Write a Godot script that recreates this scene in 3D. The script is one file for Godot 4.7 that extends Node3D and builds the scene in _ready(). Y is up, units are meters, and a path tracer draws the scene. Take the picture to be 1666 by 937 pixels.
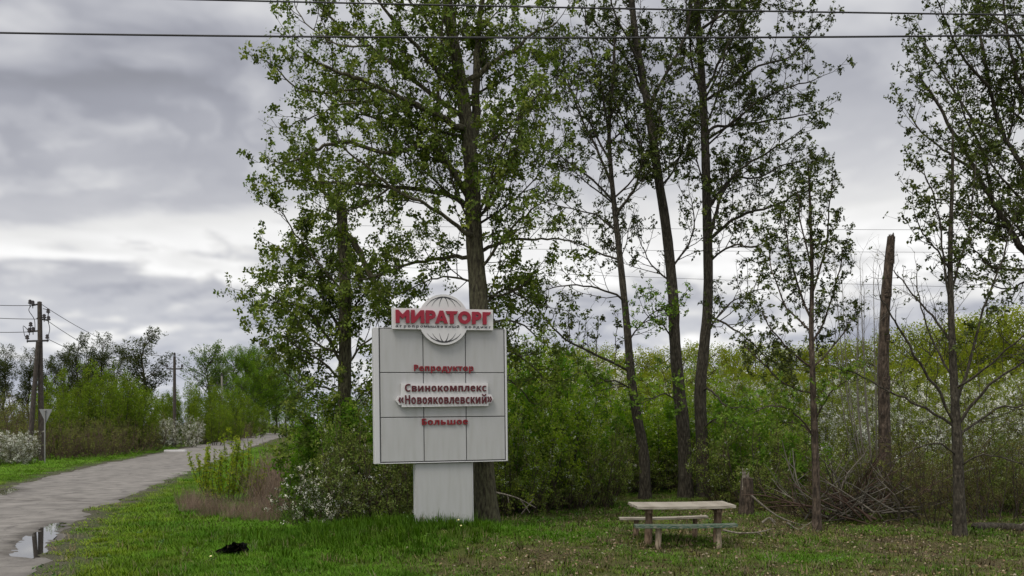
extends Node3D
# ---------------------------------------------------------------- measures
const F := 1450.0       # focal length in photograph pixels
const CX := 833.0
const HZ := 690.0       # horizon row
const EYE := 2.0        # camera height over the field
var M := {}
var rng := RandomNumberGenerator.new()
var nz := FastNoiseLite.new()
var used := {}
const ROAD_D := [-30.0, 5.0, 11.7, 13.0, 17.0, 19.7, 23.6, 29.3, 38.7, 64.0, 88.0, 120.0, 153.0, 193.0, 240.0, 320.0]
const ROAD_R := [-3.0, -5.0, -6.5, -6.9, -8.5, -9.5, -10.4, -11.7, -13.8, -19.7, -25.0, -32.0, -38.5, -50.0, -76.0, -130.0]
const ROAD_L := [-60.0, -34.0, -22.0, -20.0, -16.6, -15.6, -15.1, -16.2, -19.0, -25.0, -30.5, -37.0, -44.0, -57.0, -86.0, -150.0]

func _ready():
	# ------------------------------------------------------------ camera, sky, sun, exposure
	var cam := Camera3D.new()
	cam.name = "camera"
	cam.projection = Camera3D.PROJECTION_FRUSTUM
	cam.near = 0.1
	cam.far = 3000.0
	cam.size = 937.0 / F * 0.1
	cam.frustum_offset = Vector2(0, (HZ - 468.5) / F * 0.1)
	cam.position = Vector3(0, EYE, 0)
	add_child(cam)
	cam.current = true
	var env := Environment.new()
	env.background_mode = Environment.BG_SKY
	env.tonemap_mode = Environment.TONE_MAPPER_LINEAR
	env.tonemap_exposure = 1.08
	env.sdfgi_enabled = true
	env.ssao_enabled = true
	env.ssil_enabled = true
	var sky := Sky.new()
	var pano := PanoramaSkyMaterial.new()
	pano.panorama = sky_texture()
	sky.sky_material = pano
	env.sky = sky
	var we := WorldEnvironment.new()
	we.name = "world_environment"
	we.environment = env
	add_child(we)
	var sun := DirectionalLight3D.new()
	sun.name = "sun"
	sun.light_energy = 0.5
	sun.light_angular_distance = 25.0
	sun.light_color = Color(1.0, 0.97, 0.92)
	sun.shadow_enabled = true
	sun.rotation_degrees = Vector3(-58, -38, 0)
	add_child(sun)

	# ------------------------------------------------------------ build
	rng.seed = 4711
	nz.seed = 7
	nz.noise_type = FastNoiseLite.TYPE_SIMPLEX_SMOOTH
	nz.fractal_octaves = 4
	nz.frequency = 1.0
	make_materials()
	ground()
	road()
	billboard()
	picnic_place()
	big_trees()
	dead_wood()
	thickets()
	left_side()
	poles_and_wires()
	ground_cover()
	small_things()

# ---------------------------------------------------------------- helpers
func P(px: float, py: float, d: float) -> Vector3:
	return Vector3((px - CX) / F * d, EYE + (HZ - py) / F * d, -d)

func G(px: float, d: float) -> Vector3:
	var x := (px - CX) / F * d
	return Vector3(x, gh(x, d), -d)

func tab(t: Array, v: Array, d: float) -> float:
	for i in range(1, t.size()):
		if d <= t[i]:
			return lerpf(v[i - 1], v[i], clampf((d - t[i - 1]) / (t[i] - t[i - 1]), 0, 1))
	return v[-1]

func road_edge(d: float) -> Vector2:
	var w := nz.get_noise_2d(d * 0.35, 31.0) * 0.45 + nz.get_noise_2d(d * 1.3, 11.0) * 0.16
	var w2 := nz.get_noise_2d(d * 0.35, 91.0) * 0.35 + nz.get_noise_2d(d * 1.3, 71.0) * 0.14
	return Vector2(tab(ROAD_D, ROAD_L, d) + w2, tab(ROAD_D, ROAD_R, d) + w)

func gh(x: float, d: float) -> float:   # height of the ground
	var e := road_edge(d)
	var off := maxf(e.x - x, x - e.y)         # metres outside the road
	var k := clampf(off / 1.2, 0, 1)
	var h := 0.045 * nz.get_noise_2d(x * 0.4, d * 0.4) + 0.02 * nz.get_noise_2d(x * 1.7, d * 1.7)
	h += 0.24 * exp(-pow((x + 1.5) / 2.1, 2.0) - pow((d - 15.6) / 1.5, 2.0))
	h += 0.10 * exp(-pow((x + 0.2) / 2.2, 2.0) - pow((d - 14.3) / 1.4, 2.0))
	if off < 0.0:
		return -0.07
	return lerpf(0.0, 0.02 + h, k)

func tag(o: Node, label: String, category: String, group := "", kind := "") -> Node:
	if label: o.set_meta("label", label)
	if category: o.set_meta("category", category)
	if group: o.set_meta("group", group)
	if kind: o.set_meta("kind", kind)
	return o

func numbered(n: String) -> String:
	used[n] = used.get(n, -1) + 1
	return n if used[n] == 0 else "%s_%03d" % [n, used[n]]

func thing(called: String, at: Vector3, label: String, category: String, group := "") -> Node3D:
	var o := Node3D.new()
	o.name = numbered(called)
	add_child(o)
	o.position = at
	tag(o, label, category, group)
	return o

func part(called: String, mesh: Mesh, mat: Material, parent: Node, at := Vector3.ZERO) -> MeshInstance3D:
	var o := MeshInstance3D.new()
	o.mesh = mesh
	o.material_override = mat
	if parent == self:
		o.name = numbered(called)
		add_child(o)
	else:
		o.name = called
		parent.add_child(o, true)
	o.position = at
	return o

func srgb(r: float, g: float, b: float) -> Color:     # linear albedo -> material colour
	return Color(r, g, b).linear_to_srgb()

func rp() -> Vector3:     # random unit vector
	var z := rng.randf_range(-1, 1)
	var a := rng.randf() * TAU
	var s := sqrt(1 - z * z)
	return Vector3(cos(a) * s, z, sin(a) * s)

# mesh collector
class MB:
	var v := PackedVector3Array()
	var n := PackedVector3Array()
	var c := PackedColorArray()
	var i := PackedInt32Array()
	var uv := PackedVector2Array()
	func mesh() -> ArrayMesh:
		var a := []
		a.resize(Mesh.ARRAY_MAX)
		a[Mesh.ARRAY_VERTEX] = v
		a[Mesh.ARRAY_NORMAL] = n
		if c.size() == v.size(): a[Mesh.ARRAY_COLOR] = c
		if uv.size() == v.size(): a[Mesh.ARRAY_TEX_UV] = uv
		a[Mesh.ARRAY_INDEX] = i
		var m := ArrayMesh.new()
		m.add_surface_from_arrays(Mesh.PRIMITIVE_TRIANGLES, a)
		return m
	func tri(a: Vector3, b: Vector3, d: Vector3):
		var nn := (d - a).cross(b - a).normalized()
		var k := v.size()
		v.append_array([a, b, d]); n.append_array([nn, nn, nn]); i.append_array([k, k + 1, k + 2])
	func quad(a: Vector3, b: Vector3, d: Vector3, e: Vector3):     # clockwise from outside
		var nn := (d - a).cross(b - a).normalized()
		var k := v.size()
		v.append_array([a, b, d, e]); n.append_array([nn, nn, nn, nn]); i.append_array([k, k + 1, k + 2, k, k + 2, k + 3])
	func tube(p: Array, r: Array, sides: int, cap := true):
		var k := v.size()
		var up := Vector3(0.31, 0.2, 0.93).normalized()
		for j in p.size():
			var t: Vector3 = (p[mini(j + 1, p.size() - 1)] - p[maxi(j - 1, 0)]).normalized()
			var a := (up - t * up.dot(t))
			if a.length() < 0.05: a = Vector3(1, 0, 0) - t * t.x
			a = a.normalized()
			up = a
			var b := t.cross(a)
			for s in sides:
				var an := TAU * s / sides
				var o := a * cos(an) + b * sin(an)
				v.append(p[j] + o * r[j]); n.append(o)
		for j in p.size() - 1:
			for s in sides:
				var a0 := k + j * sides + s
				var a1 := k + j * sides + (s + 1) % sides
				i.append_array([a0, a0 + sides, a1, a1, a0 + sides, a1 + sides])
		if cap and r[-1] > 0.004:
			var q := v.size()
			var t2: Vector3 = (p[-1] - p[-2]).normalized()
			v.append(p[-1] + t2 * r[-1] * 0.3); n.append(t2)
			for s in sides:
				v.append(v[k + (p.size() - 1) * sides + s]); n.append(t2)
			for s in sides:
				i.append_array([q, q + 1 + (s + 1) % sides, q + 1 + s])
	func box(lo: Vector3, hi: Vector3):
		var A := Vector3(lo.x, lo.y, hi.z); var B := Vector3(hi.x, lo.y, hi.z); var C := hi; var D := Vector3(lo.x, hi.y, hi.z)
		var E := lo; var Fq := Vector3(hi.x, lo.y, lo.z); var Gq := Vector3(hi.x, hi.y, lo.z); var H := Vector3(lo.x, hi.y, lo.z)
		quad(D, C, B, A); quad(Gq, H, E, Fq); quad(C, Gq, Fq, B); quad(H, D, A, E); quad(H, Gq, C, D); quad(A, B, Fq, E)
	func cbox(lo: Vector3, hi: Vector3, ch: float):      # box with chamfered front edges (+z face)
		var a := [Vector3(lo.x, lo.y, hi.z - ch), Vector3(hi.x, lo.y, hi.z - ch), Vector3(hi.x, hi.y, hi.z - ch), Vector3(lo.x, hi.y, hi.z - ch)]
		var f := [Vector3(lo.x + ch, lo.y + ch, hi.z), Vector3(hi.x - ch, lo.y + ch, hi.z), Vector3(hi.x - ch, hi.y - ch, hi.z), Vector3(lo.x + ch, hi.y - ch, hi.z)]
		var b := [Vector3(lo.x, lo.y, lo.z), Vector3(hi.x, lo.y, lo.z), Vector3(hi.x, hi.y, lo.z), Vector3(lo.x, hi.y, lo.z)]
		quad(f[3], f[2], f[1], f[0])
		quad(b[2], b[3], b[0], b[1])
		for j in 4:
			var q := (j + 1) % 4
			quad(f[j], f[q], a[q], a[j])
			quad(a[j], a[q], b[q], b[j])
	func prism(poly: PackedVector2Array, z0: float, z1: float):
		if not Geometry2D.is_polygon_clockwise(poly): poly.reverse()
		var t := Geometry2D.triangulate_polygon(poly)
		for j in range(0, t.size(), 3):
			var A := poly[t[j]]; var B := poly[t[j + 1]]; var C := poly[t[j + 2]]
			if (B - A).cross(C - A) > 0:
				var s := B; B = C; C = s
			tri(Vector3(A.x, A.y, z1), Vector3(B.x, B.y, z1), Vector3(C.x, C.y, z1))
			tri(Vector3(A.x, A.y, z0), Vector3(C.x, C.y, z0), Vector3(B.x, B.y, z0))
		for j in poly.size():
			var A := poly[j]; var B := poly[(j + 1) % poly.size()]
			quad(Vector3(A.x, A.y, z1), Vector3(A.x, A.y, z0), Vector3(B.x, B.y, z0), Vector3(B.x, B.y, z1))
	func ring(c2: Vector2, ro: float, ri: float, a0: float, a1: float, z0: float, z1: float, steps: int):
		for j in steps:
			var t0 := lerpf(a0, a1, float(j) / steps); var t1 := lerpf(a0, a1, float(j + 1) / steps)
			var o0 := c2 + Vector2(cos(t0), sin(t0)) * ro; var o1 := c2 + Vector2(cos(t1), sin(t1)) * ro
			var i0 := c2 + Vector2(cos(t0), sin(t0)) * ri; var i1 := c2 + Vector2(cos(t1), sin(t1)) * ri
			quad(Vector3(i0.x, i0.y, z1), Vector3(i1.x, i1.y, z1), Vector3(o1.x, o1.y, z1), Vector3(o0.x, o0.y, z1))
			quad(Vector3(o0.x, o0.y, z1), Vector3(o1.x, o1.y, z1), Vector3(o1.x, o1.y, z0), Vector3(o0.x, o0.y, z0))
			quad(Vector3(i1.x, i1.y, z1), Vector3(i0.x, i0.y, z1), Vector3(i0.x, i0.y, z0), Vector3(i1.x, i1.y, z0))

# copies collector
class CP:
	var t: Array[Transform3D] = []
	var c := PackedColorArray()

func scatter(called: String, cp: CP, mesh: Mesh, mat: Material, parent: Node) -> MultiMeshInstance3D:
	var mm := MultiMesh.new()
	mm.transform_format = MultiMesh.TRANSFORM_3D
	mm.use_colors = true
	mm.mesh = mesh
	mm.instance_count = cp.t.size()
	for k in cp.t.size():
		mm.set_instance_transform(k, cp.t[k])
		mm.set_instance_color(k, cp.c[k])
	var o := MultiMeshInstance3D.new()
	o.multimesh = mm
	o.material_override = mat
	if parent == self:
		o.name = numbered(called)
		add_child(o)
	else:
		o.name = called
		parent.add_child(o, true)
	return o

func tint(c: Color, v := 0.2) -> Color:
	var k := 1.0 + rng.randf_range(-v, v)
	var h := rng.randf_range(-v, v) * 0.35
	return Color(c.r * k * (1 + h), c.g * k, c.b * k * (1 - h), 1)

func frame(y: Vector3, roll: float, s: float) -> Basis:   # basis with its y axis along a direction
	y = y.normalized()
	var a := Vector3(1, 0, 0) if absf(y.x) < 0.9 else Vector3(0, 0, 1)
	var x := a.cross(y).normalized()
	var z := x.cross(y)
	var x2 := x * cos(roll) + z * sin(roll)
	return Basis(x2 * s, y * s, x2.cross(y) * s)

func smooth(p: Array, per: int) -> Array:
	var o := []
	for j in p.size() - 1:
		var p0: Vector3 = p[maxi(j - 1, 0)]; var p1: Vector3 = p[j]; var p2: Vector3 = p[j + 1]; var p3: Vector3 = p[mini(j + 2, p.size() - 1)]
		for k in per:
			o.append(p1.cubic_interpolate(p2, p0, p3, float(k) / per))
	o.append(p[-1])
	return o

func leaf_mesh(n: int, spread: float, ln: float, w: float, sd: int, droop := 0.2) -> ArrayMesh:
	var r := RandomNumberGenerator.new()
	r.seed = sd
	var m := MB.new()
	for k in n:
		var a := TAU * (k + r.randf()) / n * 1.618
		var out := Vector3(cos(a), r.randf_range(-0.5, 1.0), sin(a)).normalized()
		var at := Vector3(r.randf_range(-1, 1), r.randf_range(-0.8, 1), r.randf_range(-1, 1)) * spread
		out = (out + Vector3(0, -droop, 0)).normalized()
		var side := out.cross(Vector3(r.randf_range(-1, 1), 1, r.randf_range(-1, 1))).normalized()
		var nn := side.cross(out)
		var l := ln * r.randf_range(0.7, 1.25)
		var b := at
		var tip := at + out * l
		var mid := at + out * l * 0.42
		var L := mid + side * w * l * 0.5 + nn * l * 0.1
		var R := mid - side * w * l * 0.5 + nn * l * 0.1
		m.tri(b, L, tip)
		m.tri(b, tip, R)
	return m.mesh()

func noise_tex(freq: float, oct: int, ramp: Array, size := 256, type := FastNoiseLite.TYPE_SIMPLEX_SMOOTH) -> NoiseTexture2D:
	var t := NoiseTexture2D.new()
	var n := FastNoiseLite.new()
	n.noise_type = type
	n.frequency = freq
	n.fractal_octaves = oct
	n.seed = int(freq * 1000) + oct
	t.noise = n
	t.seamless = true
	t.width = size
	t.height = size
	if ramp:
		var g := Gradient.new()
		g.offsets = PackedFloat32Array(ramp.map(func(e): return e[0]))
		g.colors = PackedColorArray(ramp.map(func(e): return e[1]))
		t.color_ramp = g
	return t

func mat(color: Color, rough := 0.8, tex: Texture2D = null, scale := 1.0, bump: Texture2D = null, bump_cm := 0.5, world := false) -> StandardMaterial3D:
	var m := StandardMaterial3D.new()
	m.albedo_color = color
	m.roughness = rough
	if tex or bump:
		m.uv1_triplanar = true
		m.uv1_world_triplanar = world
		m.uv1_scale = Vector3.ONE * scale
	if tex: m.albedo_texture = tex
	if bump:
		m.heightmap_enabled = true
		m.heightmap_texture = bump
		m.heightmap_scale = bump_cm
	return m

func leaf_mat(back: float, rough := 0.55) -> StandardMaterial3D:
	var m := StandardMaterial3D.new()
	m.albedo_color = Color.WHITE
	m.vertex_color_use_as_albedo = true
	m.roughness = rough
	m.metallic_specular = 0.2
	m.cull_mode = BaseMaterial3D.CULL_DISABLED
	if back > 0:
		m.backlight_enabled = true
		m.backlight = Color(back, back * 1.1, back * 0.4)
	return m

func make_materials():
	var fine := noise_tex(0.05, 4, [])
	var bark_a := noise_tex(0.03, 5, [[0.25, srgb(0.04, 0.034, 0.022)], [0.5, srgb(0.095, 0.085, 0.05)], [0.75, srgb(0.15, 0.145, 0.085)]])
	var bark_b := noise_tex(0.03, 5, [[0.25, srgb(0.035, 0.026, 0.02)], [0.5, srgb(0.085, 0.062, 0.045)], [0.8, srgb(0.17, 0.13, 0.10)]])
	M.bark = mat(Color.WHITE, 0.95, bark_a, 1.0, noise_tex(0.06, 4, []), 3.0)
	M.bark.uv1_scale = Vector3(2.2, 0.55, 2.2)
	M.bark_brown = mat(Color.WHITE, 0.95, bark_b, 1.0, M.bark.heightmap_texture, 3.0)
	M.bark_brown.uv1_scale = Vector3(2.2, 0.45, 2.2)
	M.bark_dark = mat(Color.WHITE, 0.95, noise_tex(0.032, 5, [[0.25, srgb(0.03, 0.025, 0.018)], [0.5, srgb(0.065, 0.055, 0.04)], [0.8, srgb(0.12, 0.105, 0.08)]]), 1.0, M.bark.heightmap_texture, 3.0)
	M.bark_dark.uv1_scale = Vector3(2.2, 0.55, 2.2)
	M.twig = mat(srgb(0.055, 0.045, 0.033), 0.9)
	M.twig_grey = mat(srgb(0.17, 0.155, 0.13), 0.9)
	M.twig_brown = mat(srgb(0.10, 0.062, 0.045), 0.9)
	M.dead = mat(Color.WHITE, 0.9, noise_tex(0.04, 4, [[0.3, srgb(0.12, 0.10, 0.08)], [0.7, srgb(0.33, 0.30, 0.25)]]), 2.0)
	M.leaf = leaf_mat(0.6, 0.75)
	M.leaf_soft = leaf_mat(0.95, 0.75)
	M.blossom = leaf_mat(0.0, 0.8)
	M.grass = leaf_mat(0.6, 0.8)
	M.litter = leaf_mat(0.0, 0.9)
	M.panel = mat(Color.WHITE, 0.55, noise_tex(0.02, 5, [[0.15, srgb(0.455, 0.455, 0.45)], [0.4, srgb(0.48, 0.483, 0.485)], [0.8, srgb(0.505, 0.507, 0.515)]]), 0.7)
	M.panel.uv1_scale = Vector3(1.3, 0.16, 1.3)
	M.frame = mat(srgb(0.66, 0.66, 0.68), 0.45)
	M.gap = mat(srgb(0.09, 0.09, 0.095), 0.8)
	M.plate = mat(Color.WHITE, 0.4, noise_tex(0.01, 3, [[0.2, srgb(0.74, 0.73, 0.74)], [0.8, srgb(0.80, 0.79, 0.80)]]), 0.6)
	M.red = mat(srgb(0.34, 0.013, 0.036), 0.4)
	M.red_dark = mat(srgb(0.24, 0.008, 0.016), 0.45)
	M.maroon = mat(srgb(0.10, 0.008, 0.014), 0.4)
	M.line = mat(srgb(0.05, 0.05, 0.055), 0.6)
	M.board = mat(Color.WHITE, 0.85, noise_tex(0.02, 5, [[0.2, srgb(0.20, 0.17, 0.135)], [0.5, srgb(0.36, 0.325, 0.27)], [0.8, srgb(0.48, 0.44, 0.38)]]), 1.0)
	M.board.uv1_scale = Vector3(0.6, 9.0, 9.0)
	M.green_paint = mat(Color.WHITE, 0.6, noise_tex(0.03, 5, [[0.3, srgb(0.035, 0.085, 0.055)], [0.5, srgb(0.05, 0.12, 0.08)], [0.62, srgb(0.20, 0.19, 0.15)], [0.8, srgb(0.30, 0.28, 0.23)]]), 1.0)
	M.green_paint.uv1_scale = Vector3(1.2, 7, 7)
	M.post = mat(Color.WHITE, 0.9, noise_tex(0.03, 5, [[0.25, srgb(0.10, 0.068, 0.045)], [0.55, srgb(0.20, 0.135, 0.09)], [0.85, srgb(0.29, 0.215, 0.15)]]), 1.0, fine, 0.8)
	M.post.uv1_scale = Vector3(3, 0.7, 3)
	M.post_light = mat(Color.WHITE, 0.9, noise_tex(0.03, 5, [[0.25, srgb(0.20, 0.155, 0.11)], [0.6, srgb(0.36, 0.29, 0.21)], [0.85, srgb(0.46, 0.38, 0.29)]]), 1.0, fine, 0.8)
	M.post_light.uv1_scale = Vector3(3, 0.7, 3)
	M.pole = mat(Color.WHITE, 0.9, noise_tex(0.03, 4, [[0.25, srgb(0.04, 0.032, 0.028)], [0.75, srgb(0.11, 0.09, 0.078)]]), 1.0)
	M.pole.uv1_scale = Vector3(3, 0.4, 3)
	M.concrete = mat(srgb(0.32, 0.30, 0.27), 0.9)
	M.metal = mat(srgb(0.035, 0.033, 0.035), 0.6)
	M.insulator = mat(srgb(0.06, 0.05, 0.05), 0.25)
	M.wire = mat(srgb(0.03, 0.03, 0.035), 0.6)
	M.sign_back = mat(srgb(0.27, 0.275, 0.29), 0.5)
	M.sign_white = mat(srgb(0.75, 0.75, 0.75), 0.5)
	M.post_grey = mat(srgb(0.28, 0.275, 0.27), 0.7)
	var asph := noise_tex(0.02, 5, [[0.2, srgb(0.185, 0.172, 0.163)], [0.5, srgb(0.25, 0.235, 0.222)], [0.85, srgb(0.315, 0.295, 0.28)]], 512)
	M.asphalt = mat(Color(0.95, 0.945, 0.935), 0.85, asph, 0.12, noise_tex(0.2, 4, [], 512), 1.2, true)
	M.asphalt.vertex_color_use_as_albedo = true
	M.asphalt.detail_enabled = true
	M.asphalt.detail_blend_mode = BaseMaterial3D.BLEND_MODE_MUL
	var crack := noise_tex(0.0065, 1, [[0.0, Color(0.78, 0.78, 0.78)], [0.02, Color(0.93, 0.93, 0.93)], [0.05, Color.WHITE]], 1024, FastNoiseLite.TYPE_CELLULAR)
	crack.noise.cellular_return_type = FastNoiseLite.RETURN_DISTANCE2_SUB
	crack.noise.domain_warp_enabled = true
	crack.noise.domain_warp_amplitude = 40.0
	crack.noise.domain_warp_frequency = 0.02
	M.asphalt.detail_albedo = crack
	M.wet = mat(Color.WHITE, 0.4, noise_tex(0.03, 4, [[0.3, srgb(0.06, 0.055, 0.05)], [0.7, srgb(0.12, 0.11, 0.10)]]), 0.6, null, 0.0, true)
	M.gravel = mat(Color.WHITE, 0.95, noise_tex(0.12, 4, [[0.25, srgb(0.10, 0.09, 0.08)], [0.5, srgb(0.22, 0.20, 0.18)], [0.8, srgb(0.38, 0.36, 0.33)]]), 0.5, null, 0.0, true)
	M.water = mat(srgb(0.03, 0.028, 0.025), 0.02)
	M.water.metallic_specular = 1.0
	M.soil = StandardMaterial3D.new()
	M.soil.vertex_color_use_as_albedo = true
	M.soil.roughness = 1.0
	M.soil.metallic_specular = 0.1
	M.soil.albedo_texture = noise_tex(0.15, 4, [[0.2, Color(0.55, 0.55, 0.55)], [0.8, Color.WHITE]], 512)
	M.soil.uv1_triplanar = true
	M.soil.uv1_world_triplanar = true
	M.soil.uv1_scale = Vector3.ONE * 0.35
	M.coal = mat(Color.WHITE, 0.9, noise_tex(0.06, 4, [[0.3, srgb(0.014, 0.014, 0.014)], [0.8, srgb(0.06, 0.058, 0.058)]]), 4.0, fine, 1.0)
	# leaf clusters
	M.lc_poplar = leaf_mesh(7, 0.55, 0.62, 0.8, 3, 0.45)
	M.lc_tight = leaf_mesh(9, 0.35, 0.55, 0.75, 9, 0.2)
	M.lc_bush = leaf_mesh(12, 0.75, 0.5, 0.55, 5, 0.0)
	M.lc_lance = leaf_mesh(12, 0.7, 0.55, 0.34, 8, -0.3)
	M.lc_spray = leaf_mesh(26, 0.9, 0.34, 0.6, 12, 0.0)
	M.lc_flower = leaf_mesh(10, 0.65, 0.36, 0.95, 21, 0.0)

func sky_texture() -> ImageTexture:
	var W := 2048
	var Hh := 1024
	var n := FastNoiseLite.new()
	n.seed = 23
	n.frequency = 1.0
	n.fractal_octaves = 6
	n.fractal_gain = 0.52
	var n2 := FastNoiseLite.new()
	n2.seed = 5
	n2.frequency = 1.0
	n2.fractal_octaves = 3
	# tone by height above the horizon (degrees), in display values
	var ed := [0.0, 3.3, 5.4, 7.0, 8.6, 10.4, 12.8, 15.0, 17.2, 20.5, 24.0, 35.0, 60.0, 90.0]
	var ev := [0.75, 0.75, 0.79, 0.75, 0.82, 0.93, 0.82, 0.65, 0.60, 0.66, 0.71, 0.80, 0.92, 0.95]
	var er := [0.74, 0.75, 0.78, 0.83, 0.89, 0.94, 0.91, 0.83, 0.77, 0.745, 0.77, 0.82, 0.92, 0.95]
	var im := Image.create_empty(W, Hh, false, Image.FORMAT_RGBF)
	for y in Hh:
		var th := PI * (y + 0.5) / Hh
		var el := PI / 2 - th
		if el < -0.03:
			continue
		var ce := cos(el)
		var se := sin(maxf(el, 0.0))
		for x in W:
			var u := TAU * (x + 0.5) / W
			var dx := sin(u) * ce
			var dz := -cos(u) * ce
			var k := 1.0 / (se + 0.13)
			var px := dx * k
			var pz := dz * k
			var warp := n2.get_noise_2d(px * 0.55 + 4.0, pz * 0.55)
			var big := n2.get_noise_2d(px * 0.3 + 40.0, pz * 0.42 + 9.0)
			var f := n.get_noise_2d(px * 0.75 + warp * 0.5, pz * 0.85)
			var puff := absf(n.get_noise_2d(px * 1.5 + 61.0 + f * 0.5, pz * 1.7)) * 2.0      # billowing edges
			var e := rad_to_deg(el) * (1.0 + 0.12 * warp) + 1.2 * big + f * 6.5 + (puff - 0.35) * 3.0
			var side := clampf(0.5 + 1.1 * sin(u) + 0.5 * warp, 0, 1) if cos(u) > 0 else 0.5
			var g := lerpf(tab(ed, ev, e), tab(ed, er, e), side)
			g += 0.01 + 0.10 * f + 0.10 * (puff - 0.35) + 0.03 * warp
			g = clampf(g, 0.45, 0.97)
			var blue := clampf((0.88 - g) / 0.26, 0, 1)
			var low := clampf(1.0 - rad_to_deg(el) / 9.0, 0, 1)
			var c := Color(g * (1.0 - 0.022 * blue - 0.045 * low * blue), g * (1.0 - 0.008 * blue - 0.01 * low * blue), g * (1.0 + 0.055 * blue + 0.05 * low * blue))
			im.set_pixel(x, y, c.srgb_to_linear())
	for y in range(int(Hh * 0.5) + 10, Hh):
		for x in range(0, W):
			im.set_pixel(x, y, Color(0.12, 0.12, 0.11))
	return ImageTexture.create_from_image(im)

# ---------------------------------------------------------------- ground and road
func cover(x: float, d: float) -> Vector2:   # x: how green the ground is, y: how much brown litter
	var n1 := nz.get_noise_2d(x * 0.45 + 50.0, d * 0.45)
	var n2 := nz.get_noise_2d(x * 1.6 + 90.0, d * 1.6)
	var g := 1.0 - smoothstep(-1.2, 2.4, x - (d - 13.0) * 0.35 + n1 * 1.5)
	g = maxf(g, 0.38 + 0.45 * n1)
	g = maxf(g, exp(-pow((x - 4.2) / 1.3, 2.0) - pow((d - 13.2) / 0.9, 2.0)) * 0.95)          # fresh grass by the bench
	g = maxf(g, 0.75 * exp(-pow((x - 1.8) / 1.2, 2.0) - pow((d - 13.2) / 0.8, 2.0)))
	g -= 0.55 * exp(-pow((x + 0.4) / 1.3, 2.0) - pow((d - 12.8) / 0.9, 2.0))                   # bare slope of the mound
	if d > 17.0:
		g = minf(g, lerpf(1.0, 0.5, smoothstep(-5.0, -1.0, x)))
	return Vector2(clampf(g + 0.25 * n2, 0, 1), clampf(1.0 - g + 0.3 * n2, 0, 1))

func ground():
	var rows := []
	var d := -40.0
	while d < 700.0:
		rows.append(d)
		d += 4.0 if d < 6.0 else (0.3 if d < 30.0 else (0.7 if d < 60.0 else d * 0.03))
	var offs := [0.0]
	var o := 0.0
	while o < 500.0:
		o += 0.3 if o < 28.0 else maxf(0.5, o * 0.06)
		offs.append(o)
	var mb := MB.new()
	var cols := offs.size() * 2 + 3
	for dd: float in rows:
		var e := road_edge(dd)
		var xs := []
		for k in range(offs.size() - 1, -1, -1): xs.append(e.x - offs[k])
		xs.append(e.x + 0.3); xs.append((e.x + e.y) * 0.5); xs.append(e.y - 0.3)
		for k in offs.size(): xs.append(e.y + offs[k])
		for x: float in xs:
			mb.v.append(Vector3(x, gh(x, dd), -dd))
			mb.n.append(Vector3.UP)
			var cv := cover(x, dd)
			var c := Color(0.17, 0.13, 0.085).lerp(Color(0.10, 0.16, 0.025), cv.x)
			var er := maxf(e.x - x, x - e.y)
			c = c.lerp(Color(0.17, 0.155, 0.13), (1.0 - smoothstep(0.0, 1.0, er + nz.get_noise_2d(x * 1.5, dd * 1.5) * 0.7)) * 0.9)
			mb.c.append(c)
	for r in rows.size() - 1:
		for k in cols - 1:
			var a := r * cols + k
			mb.i.append_array([a, a + cols, a + 1, a + 1, a + cols, a + cols + 1])
	# normals from the heights
	for r in rows.size():
		for k in cols:
			var a := r * cols + k
			var l := mb.v[a - 1 if k > 0 else a]; var rr := mb.v[a + 1 if k < cols - 1 else a]
			var f := mb.v[a + cols if r < rows.size() - 1 else a]; var b := mb.v[a - cols if r > 0 else a]
			mb.n[a] = (rr - l).cross(f - b).normalized()
			if mb.n[a].y < 0: mb.n[a] = -mb.n[a]
	var g := part("ground", mb.mesh(), M.soil, self)
	tag(g, "grassy field with brown leaf litter under the trees", "ground", "", "structure")

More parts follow.
